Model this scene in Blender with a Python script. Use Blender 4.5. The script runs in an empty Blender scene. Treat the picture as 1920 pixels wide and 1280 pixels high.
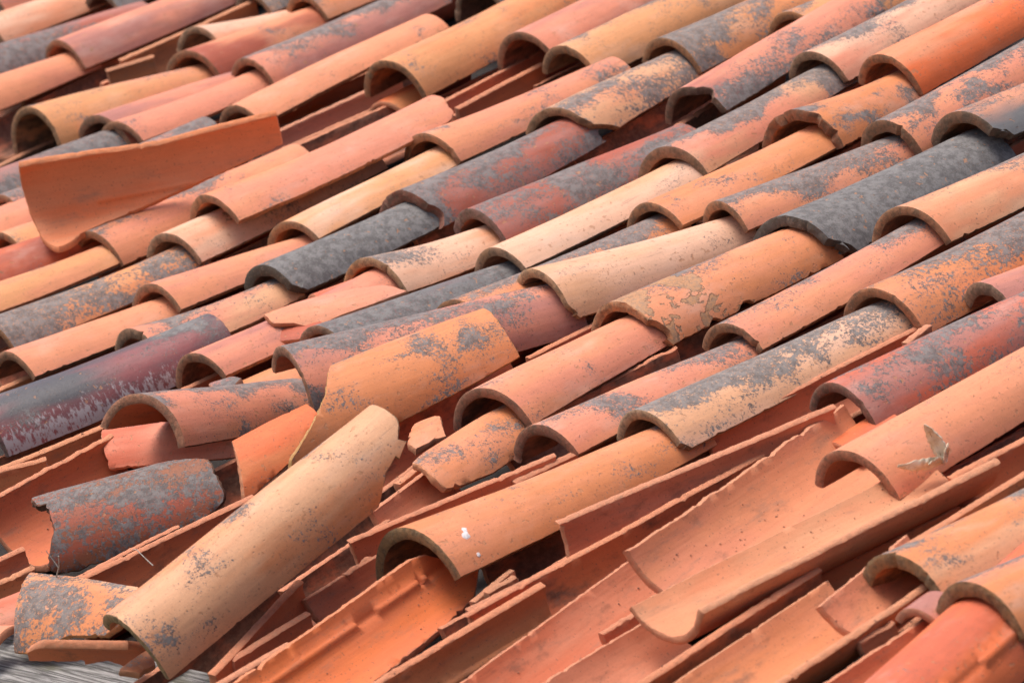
import bpy, math, random
from mathutils import Vector, Matrix, noise
from mathutils.geometry import delaunay_2d_cdt
S = bpy.context.scene
C = S.collection
R = math.radians
# ---------------------------------------------------------------- camera
CAM_R=[[0.594591, 0.756857, -0.271346], [0.079821, -0.391382, -0.91676], [-0.800056, 0.523438, -0.293126]]
CAM_O=[8.04253, -5.26183, 2.94663]
FOC=10634.87
SLOPE=0.34424

BASE_H = 3.2
ROOF = Matrix.Translation((0, 0, BASE_H)) @ Matrix.Rotation(SLOPE, 4, 'X')     # roof frame (u along eave, v uphill, w off the roof) -> world
cam = bpy.data.objects.new('camera', bpy.data.cameras.new('camera'))
C.objects.link(cam)
r0, r1, r2 = CAM_R
M = Matrix(((r0[0], -r1[0], -r2[0], CAM_O[0]), (r0[1], -r1[1], -r2[1], CAM_O[1]), (r0[2], -r1[2], -r2[2], CAM_O[2]), (0, 0, 0, 1)))
cam.matrix_world = ROOF @ M
cam.data.sensor_width = 36
cam.data.lens = FOC / 1920 * 36
cam.data.clip_start = .1
cam.data.clip_end = 2000
cam.data.dof.use_dof = True
cam.data.dof.focus_distance = 9.75
cam.data.dof.aperture_fstop = 9
S.camera = cam
# ---------------------------------------------------------------- sky and sun (bright overcast day)
SUN_EL, SUN_AZ = R(70), R(-140)          # azimuth measured from +Y towards +X
w = bpy.data.worlds.new('World'); S.world = w; w.use_nodes = True
nt = w.node_tree
bg = nt.nodes['Background']
sky = nt.nodes.new('ShaderNodeTexSky'); sky.sky_type = 'NISHITA'; sky.sun_disc = False
sky.sun_elevation = SUN_EL; sky.sun_rotation = SUN_AZ; sky.air_density = .6; sky.dust_density = 6; sky.ozone_density = .5
nt.links.new(sky.outputs[0], bg.inputs[0]); bg.inputs[1].default_value = .15
sun = bpy.data.objects.new('sun', bpy.data.lights.new('sun', 'SUN')); C.objects.link(sun)
sun.data.energy = 1.3; sun.data.angle = R(30); sun.data.color = (1, .97, .94)
d = Vector((math.sin(SUN_AZ) * math.cos(SUN_EL), math.cos(SUN_AZ) * math.cos(SUN_EL), math.sin(SUN_EL)))
sun.rotation_euler = d.to_track_quat('Z', 'Y').to_euler()
S.view_settings.view_transform = 'Standard'; S.view_settings.look = 'None'; S.view_settings.gamma = 1
S.view_settings.exposure = 0.57
# ---------------------------------------------------------------- materials
class NB:
    def __init__(s, name):
        s.m = bpy.data.materials.new(name); s.m.use_nodes = True
        s.t = s.m.node_tree; s.b = s.t.nodes['Principled BSDF']
    def n(s, ty, **k):
        x = s.t.nodes.new(ty)
        for a, v in k.items(): setattr(x, a, v)
        return x
    def put(s, sock, v):
        if isinstance(v, bpy.types.NodeSocket): s.t.links.new(v, sock)
        elif isinstance(v, (tuple, list)) and len(v) == 3 and sock.type == 'RGBA': sock.default_value = (*v, 1)
        else: sock.default_value = v
    def math(s, op, a, b=0.0, c=None, clamp=False):
        x = s.n('ShaderNodeMath', operation=op, use_clamp=clamp)
        s.put(x.inputs[0], a); s.put(x.inputs[1], b)
        if c is not None: s.put(x.inputs[2], c)
        return x.outputs[0]
    def vmath(s, op, a, b):
        x = s.n('ShaderNodeVectorMath', operation=op); s.put(x.inputs[0], a); s.put(x.inputs[1], b); return x.outputs[0]
    def noise(s, vec, scale, detail=4, rough=.55, dist=0):
        x = s.n('ShaderNodeTexNoise'); s.put(x.inputs['Vector'], vec)
        x.inputs['Scale'].default_value = scale if not isinstance(scale, bpy.types.NodeSocket) else 1
        if isinstance(scale, bpy.types.NodeSocket): s.put(x.inputs['Scale'], scale)
        x.inputs['Detail'].default_value = detail; x.inputs['Roughness'].default_value = rough; x.inputs['Distortion'].default_value = dist
        return x.outputs[0]
    def ramp(s, v, a, b, c=0., d=1.):
        x = s.n('ShaderNodeMapRange', interpolation_type='SMOOTHSTEP'); s.put(x.inputs[0], v)
        for i, q in enumerate((a, b, c, d)): s.put(x.inputs[i + 1], q)
        return x.outputs[0]
    def mix(s, f, a, b, mode='MIX'):
        x = s.n('ShaderNodeMix', data_type='RGBA', blend_type=mode); s.put(x.inputs[0], f); s.put(x.inputs[6], a); s.put(x.inputs[7], b); return x.outputs[2]
    def attr(s, name):
        x = s.n('ShaderNodeAttribute', attribute_type='OBJECT', attribute_name=name); return x
    def bump(s, h, strength, dist, prev=None):
        x = s.n('ShaderNodeBump'); s.put(x.inputs['Height'], h); x.inputs['Strength'].default_value = strength; x.inputs['Distance'].default_value = dist
        if prev is not None: s.t.links.new(prev, x.inputs['Normal'])
        return x.outputs[0]
    def vor(s, vec, scale, feature='F1'):
        x = s.n('ShaderNodeTexVoronoi', feature=feature); s.put(x.inputs['Vector'], vec); x.inputs['Scale'].default_value = scale; return x

def clay(kind):
    q = NB('clay_' + kind)
    tc = q.n('ShaderNodeTexCoord').outputs['Object']
    seed = q.attr('seed').outputs['Vector']
    P = q.vmath('ADD', tc, seed)
    A = q.attr('colA').outputs['Color']; B = q.attr('colB').outputs['Color']
    long_ = q.vmath('MULTIPLY', P, (1, .22, 1))
    big = q.noise(long_, 9, 3, .6)
    col = q.mix(q.ramp(big, .42, .62), A, B)
    stre = q.noise(q.vmath('MULTIPLY', P, (1, .06, 1)), 120, 3, .6)      # wiping marks along the tile
    fine = q.noise(P, 420, 3, .7)
    v = q.math('ADD', q.math('MULTIPLY', q.math('SUBTRACT', stre, .5), .28), q.math('MULTIPLY', q.math('SUBTRACT', fine, .5), .35))
    v = q.math('ADD', v, q.math('MULTIPLY', q.math('SUBTRACT', q.noise(P, 24, 4, .6), .5), .3))
    v = q.math('ADD', v, 1.0)
    vv = q.n('ShaderNodeCombineXYZ'); [q.put(vv.inputs[i], v) for i in range(3)]
    col = q.mix(1.0, col, vv.outputs[0], 'MULTIPLY')
    li = q.attr('lichen').outputs['Vector']; ls = q.attr('lichen_scale').outputs['Fac']
    sx = q.n('ShaderNodeSeparateXYZ'); q.put(sx.inputs[0], tc); sl = q.n('ShaderNodeSeparateXYZ'); q.put(sl.inputs[0], li)
    amt, gx, gs = sl.outputs
    if kind == 'outer':
        # pale bloom
        bl = q.noise(q.vmath('MULTIPLY', P, (1, .5, 1)), 13, 4, .65)
        col = q.mix(q.math('MULTIPLY', q.ramp(bl, .5, .78, 0, .36), q.attr('bloom').outputs['Fac']), col, (.60, .47, .39))
        # grey lichen crust with a patchy outline
        n1 = q.noise(q.vmath('MULTIPLY', P, (1, .7, 1)), q.math('MULTIPLY', ls, 9.5), 4, .5, .35)
        n2 = q.noise(P, 130, 5, .7)
        n3 = q.noise(P, 330, 3, .6)
        sp = q.attr('speck').outputs['Fac']
        nn = q.math('ADD', q.math('MULTIPLY_ADD', n1, 1.55, -.775), q.math('MULTIPLY', q.math('SUBTRACT', n2, .5), q.math('MULTIPLY', sp, .75)))
        nn = q.math('ADD', nn, q.math('MULTIPLY_ADD', n3, .4, -.2))
        t = q.math('ADD', nn, amt)
        t = q.math('ADD', t, q.math('MULTIPLY', gx, q.math('MULTIPLY_ADD', sx.outputs[0], 12.5, -.40)))
        t = q.math('ADD', t, q.math('MULTIPLY', gs, q.math('SUBTRACT', q.math('MULTIPLY', sx.outputs[1], 2.0), .5)))
        lm = q.ramp(t, .01, .075)
        dsum = None
        for vs, rr_, lo_ in ((150, .34, -.20), (78, .26, -.13), (260, .40, -.26)):
            vo_ = q.vor(P, vs); rad = q.ramp(t, lo_, .06, 0, rr_)
            jit = q.math('MULTIPLY', vo_.outputs['Color'], 1.0) if False else q.noise(P, vs * .9, 2, .6)
            rad = q.math('MULTIPLY', rad, q.ramp(jit, .42, .62, .0, 1.5))
            dm_ = q.ramp(q.math('SUBTRACT', rad, vo_.outputs['Distance']), -.02, .06)
            dsum = dm_ if dsum is None else q.math('MAXIMUM', dsum, dm_)
        lm = q.math('MAXIMUM', lm, q.math('MULTIPLY', dsum, .9))
        lc = q.mix(q.ramp(q.noise(P, 55, 5, .7), .38, .62), (.080, .083, .086), (.19, .192, .19))
        lc = q.mix(q.ramp(q.noise(P, 300, 3, .7), .5, .75, 0, .6), lc, (.30, .29, .27))
        lc = q.mix(q.ramp(q.noise(P, 200, 2, .7), .56, .66, 0, .55), lc, B)
        col = q.mix(q.math('MULTIPLY', lm, .93), col, lc)
        # faint wider halo of grime, isolated dots and pits
        col = q.mix(q.ramp(t, -.16, .06, 0, .22), col, (.19, .15, .13))
        dots = q.vor(P, 120); dn = q.noise(P, 22, 3, .6)
        dm = q.math('MULTIPLY', q.ramp(dots.outputs['Distance'], .12, .24, 1, 0), q.ramp(dn, .54, .66))
        dm = q.math('MULTIPLY', dm, q.ramp(amt, -.36, -.1, .25, 1.0))
        col = q.mix(q.math('MULTIPLY', dm, .75), col, (.12, .105, .095))
        grit = q.ramp(q.noise(P, 210, 3, .6), .62, .68)
        grit = q.math('MULTIPLY', grit, q.ramp(q.noise(P, 15, 3, .5), .40, .58, .5, 1))
        col = q.mix(q.math('MULTIPLY', grit, .6), col, (.15, .095, .065))
        chp = q.ramp(q.noise(P, 75, 3, .5), .67, .69)
        col = q.mix(q.math('MULTIPLY', chp, .6), col, (.42, .20, .10))
        scr = q.ramp(q.noise(q.vmath('MULTIPLY', P, (1, .04, 1)), 210, 2, .6), .66, .72)
        scr = q.math('MULTIPLY', scr, q.ramp(q.noise(P, 11, 2, .5), .5, .62))
        col = q.mix(q.math('MULTIPLY', scr, .4), col, (.19, .11, .075))
        # flaked patches (only where the tile carries them) and dribbled lime
        fl = q.attr('flake').outputs['Fac']
        fn = q.noise(q.vmath('MULTIPLY', P, (1, .8, 1)), 14, 5, .6, .4)
        ft = q.math('ADD', fn, q.math('SUBTRACT', fl, 1.0))
        ft = q.math('ADD', ft, q.ramp(sx.outputs[1], .13, .20, .03, -.16))
        fm = q.ramp(ft, .56, .57)
        fe = q.math('MULTIPLY', fm, q.ramp(ft, .57, .59, 1, 0))
        col = q.mix(fm, col, q.mix(q.ramp(n2, .42, .6), (.46, .23, .11), (.34, .20, .12)))
        col = q.mix(q.math('MULTIPLY', fe, .55), col, (.12, .07, .045))
        cr = q.attr('crust').outputs['Fac']
        cm = q.math('MULTIPLY', cr, q.ramp(q.math('ADD', q.noise(q.vmath('MULTIPLY', P, (1, 2.2, 1)), 60, 5, .7), q.math('MULTIPLY', sx.outputs[0], 7.0)), 1.02, 1.14))
        col = q.mix(cm, col, (.37, .32, .32))
        rough = q.ramp(lm, 0, 1, .62, .92)
        rough = q.math('ADD', rough, q.math('MULTIPLY', cr, -.22))
        h = q.math('ADD', q.math('MULTIPLY', fine, .35), q.math('MULTIPLY', lm, .8))
        h = q.math('ADD', h, q.math('MULTIPLY', n3, .6))
        h = q.math('SUBTRACT', h, q.math('MULTIPLY', dm, 1.2)); h = q.math('SUBTRACT', h, q.math('MULTIPLY', chp, 1.8)); h = q.math('SUBTRACT', h, q.math('MULTIPLY', grit, .8))
        h = q.math('SUBTRACT', h, q.math('MULTIPLY', fm, 2.5))
        nb = q.bump(h, .7, .0009); nb = q.bump(stre, .5, .0007, nb); nb = q.bump(q.noise(P, 26, 3, .5), .6, .002, nb)
    elif kind == 'inner':
        col = q.mix(.38, col, (.50, .175, .075))
        ds = q.ramp(q.noise(q.vmath('MULTIPLY', P, (1, .25, 1)), 40, 6, .7), .52, .75, 0, .6)
        gm = q.attr('grime_shade').outputs['Fac']  # inner-face dirt, also darkens mouths and gaps in place of shade
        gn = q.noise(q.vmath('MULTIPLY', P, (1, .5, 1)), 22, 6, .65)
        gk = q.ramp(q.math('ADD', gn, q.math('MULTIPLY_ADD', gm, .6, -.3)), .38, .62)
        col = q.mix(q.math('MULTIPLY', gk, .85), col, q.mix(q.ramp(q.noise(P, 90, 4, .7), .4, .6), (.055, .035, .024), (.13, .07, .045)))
        col = q.mix(ds, col, (.24, .14, .095))
        grit = q.ramp(q.noise(P, 230, 2, .5), .65, .72)
        col = q.mix(q.math('MULTIPLY', grit, .6), col, (.10, .07, .05))
        rough = .7
        nb = q.bump(stre, .55, .0012); nb = q.bump(fine, .5, .0005, nb); nb = q.bump(q.noise(P, 30, 3, .5), .6, .002, nb)
    else:
        rc = q.attr('rim').outputs['Color']
        col = q.mix(.72, col, rc)
        pt = q.ramp(q.noise(P, 75, 6, .75), .42, .62)
        col = q.mix(q.math('MULTIPLY', pt, q.ramp(q.attr('rim_age').outputs['Fac'], 0, 1, .08, .62)), col, (.085, .072, .05))
        col = q.mix(q.ramp(q.noise(P, 170, 4, .7), .55, .7, 0, .5), col, (.36, .26, .17))
        rough = .92
        nb = q.bump(q.noise(P, 240, 6, .75), .9, .0016); nb = q.bump(q.noise(P, 70, 3, .6), .7, .003, nb)
    q.put(q.b.inputs['Base Color'], col); q.put(q.b.inputs['Roughness'], rough); q.put(q.b.inputs['Normal'], nb)
    q.b.inputs['Specular IOR Level'].default_value = .35
    return q.m
OUTER, INNER, RIM = clay('outer'), clay('inner'), clay('rim')

def simple(name, c, rough=.8, noise_c=None, scale=40, stretch=(1, 1, 1), bump=.0, bscale=None):
    q = NB(name); tc = q.n('ShaderNodeTexCoord').outputs['Object']
    P = q.vmath('MULTIPLY', tc, stretch); col = c
    if noise_c: col = q.mix(q.ramp(q.noise(P, scale, 6, .7), .38, .64), c, noise_c)
    q.put(q.b.inputs['Base Color'], col); q.b.inputs['Roughness'].default_value = rough
    if bump: q.put(q.b.inputs['Normal'], q.bump(q.noise(P, bscale or scale, 6, .7), .9, bump))
    return q.m
# ---------------------------------------------------------------- tile shapes
def resample(poly, step):
    out = []
    n = len(poly)
    for i in range(n):
        a = Vector(poly[i]); b = Vector(poly[(i + 1) % n]); k = max(1, int(round((b - a).length / step)))
        for j in range(k): out.append(a.lerp(b, j / k))
    return out
def hash1(i, s):
    v = math.sin(i * 12.9898 + s * 78.233) * 43758.5453
    return v - math.floor(v)
def shard(x, s, w):
    # broken-edge profile: straight facets between random corners
    x = x / w; i = math.floor(x); f = x - i
    return hash1(i, s) * (1 - f) + hash1(i + 1, s) * f
def inside(p, poly):
    c = False; j = len(poly) - 1
    for i in range(len(poly)):
        a, b = poly[i], poly[j]
        if (a[1] > p[1]) != (b[1] > p[1]) and p[0] < (b[0] - a[0]) * (p[1] - a[1]) / (b[1] - a[1]) + a[0]: c = not c
        j = i
    return c
def arc_piece(r, zc, k, L, poly, th=.015, jag=None, rough=.0012, chips=(), seed=0, rib=None, rib0=0, warp=.0015, tshape=None, lug=0, lug_edge=False):
    """a curved sheet of clay: poly in (s along the tile, arc length) metres; returns verts, faces, face kinds"""
    rnd = random.Random(seed)
    area = sum(poly[i][0] * poly[(i + 1) % len(poly)][1] - poly[(i + 1) % len(poly)][0] * poly[i][1] for i in range(len(poly)))
    if area < 0: poly = poly[::-1]
    B = resample(poly, .0075); n = len(B)
    nor = []
    for i in range(n):
        t = B[(i + 1) % n] - B[i - 1]; t = t.normalized() if t.length > 1e-9 else Vector((1, 0)); nor.append(Vector((t.y, -t.x)))
    B2 = []
    for i in range(n):
        p = B[i]; q = Vector((p.x * 55 + seed, p.y * 55, seed * .7)); q2 = q * 4.1
        dlt = noise.noise(q * .25) * rough * .6 + noise.noise(q2) * rough * .55 - max(0, noise.noise(q * 1.7) - .42) * rough * 9
        if jag:
            dlt += -abs(jag(p, q)) 
        p = p + nor[i] * dlt
        for cs, ct, cr_ in chips:
            c = Vector((cs, ct)); e = p - c
            rr = cr_ * (1 + .35 * noise.noise(Vector((p.x * 60, p.y * 60, seed + 5))))
            if e.length < rr and e.length > 1e-6:
                p = p - nor[i] * math.sqrt(max(0, rr * rr - e.length ** 2)) * .75
        B2.append(p)
    B = B2
    edges = [(i, (i + 1) % n) for i in range(n)]
    pts = [Vector((p.x, p.y)) for p in B]
    smin, smax = min(p.x for p in B), max(p.x for p in B); tmin, tmax = min(p.y for p in B), max(p.y for p in B)
    ds, dt = .022, r * R(6.5)
    s = smin + ds * .5
    bl = [(p.x, p.y) for p in B]
    while s < smax:
        t = tmin + dt * .5
        while t < tmax:
            p = (s + rnd.uniform(-.002, .002), t + rnd.uniform(-.001, .001))
            if inside(p, bl) and min((p[0] - b[0]) ** 2 + (p[1] - b[1]) ** 2 for b in bl) > .0048 ** 2: pts.append(Vector(p))
            t += dt
        s += ds
    if rib is not None:
        s = smin + .006
        while s < smax:
            for o_ in (-.0095, -.005, -.0015, .0015, .005, .0095):
                p = (s, rib * r + o_)
                if inside(p, bl) and min((p[0] - b[0]) ** 2 + (p[1] - b[1]) ** 2 for b in bl) > .0045 ** 2: pts.append(Vector(p))
            s += .007
    vo, _, fo, ov, _, _ = delaunay_2d_cdt(pts, edges, [], 1, 1e-6)
    bid = {}
    for i, src in enumerate(ov):
        for o_ in src:
            if o_ < n and o_ not in bid: bid[o_] = i
    ov_, bend, sag = (rnd.uniform(-.03, .03), rnd.uniform(-.008, .008), rnd.uniform(-.007, .004)) if tshape else (0, 0, 0)
    def sc(s): return 1 - (1 - k) * s / L if L else 1
    def mp(s, t, depth):
        a = t / r; f = sc(s)
        wv = warp * (noise.noise(Vector((s * 6 + seed, a * 1.1, seed))) + .18 * noise.noise(Vector((s * 22, a * 3, seed + 3))))
        if L: sb = math.sin(math.pi * min(1, max(0, s / L)))
        else: sb = 0
        thk = (th if tshape is None else th * tshape(s)) * (1 + .16 * noise.noise(Vector((a * 1.8, s * 5, seed + 8))))
        rr = r * f - depth * thk + wv
        if rib is not None and (depth > .5) == (rib < -1.6):
            dd = abs(a - rib) * r
            if dd < .009 and s > rib0:
                g = noise.noise(Vector((s * 9, seed, 1.5))) * .75 + noise.noise(Vector((s * 34, seed, 2.5))) * .3
                hh = .0042 if g > -.2 or rib0 > .1 else -.003
                rr += hh * min(1, 1.6 * (1 - dd / .009)) * (-1 if rib < -1.6 else 1)
        return Vector((rr * math.sin(a) * (1 + ov_) + bend * sb, s, rr * math.cos(a) - zc * f + sag * sb))
    V = [mp(p.x, p.y, 0) for p in vo]; m = len(V)
    V += [mp(p.x, p.y, 1) for p in vo]
    F, K = [], []
    for f in fo:
        x = list(f)
        a2 = (vo[x[1]] - vo[x[0]]).cross(vo[x[2]] - vo[x[0]]) if len(x) > 2 else 0
        # (s,t): normal outward when order matches t x s
        if a2 > 0: x = x[::-1]
        F.append(x); K.append(0); F.append([i + m for i in x[::-1]]); K.append(1)
    prof = [(.10, .0011), (.34, .0020), (.66, .0020), (.90, .0011)]
    rings = [[bid[i] for i in range(n)]]
    for dep, e in prof:
        row = []
        for i in range(n):
            p = B[i]
            g = noise.noise(Vector((p.x * 140 + seed, p.y * 140, dep * 9)))
            q = p + nor[i] * (e + g * rough * 1.1)
            V.append(mp(q.x, q.y, dep)); row.append(len(V) - 1)
        rings.append(row)
    rings.append([bid[i] + m for i in range(n)])
    for a, b in zip(rings, rings[1:]):
        for i in range(n):
            j = (i + 1) % n
            F.append([a[i], a[j], b[j], b[i]]); K.append(2)
    return V, F, K
def add_mesh(name, V, F, K, mats, parent=None, smooth=True, sharp=R(42)):
    me = bpy.data.meshes.new(name); me.from_pydata([tuple(v) for v in V], [], F); me.validate(clean_customdata=False)
    for m_ in mats: me.materials.append(m_)
    if K and len(K) == len(me.polygons): me.polygons.foreach_set('material_index', K)
    me.polygons.foreach_set('use_smooth', [smooth] * len(me.polygons)); me.update()
    if smooth: me.set_sharp_from_angle(angle=sharp)
    o = bpy.data.objects.new(name, me); C.objects.link(o)
    if parent: o.parent = parent
    return o
def tag(o, label, cat, group=None):
    o['label'] = label; o['category'] = cat
    if group: o['group'] = group
def struct(o): o['kind'] = 'structure'; return o
def place(o, O, X, Y):
    x = Vector(X).normalized(); y = Vector(Y).normalized(); z = x.cross(y)
    o.matrix_world = ROOF @ Matrix(((x.x, y.x, z.x, O[0]), (x.y, y.y, z.y, O[1]), (x.z, y.z, z.z, O[2]), (0, 0, 0, 1)))
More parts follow.
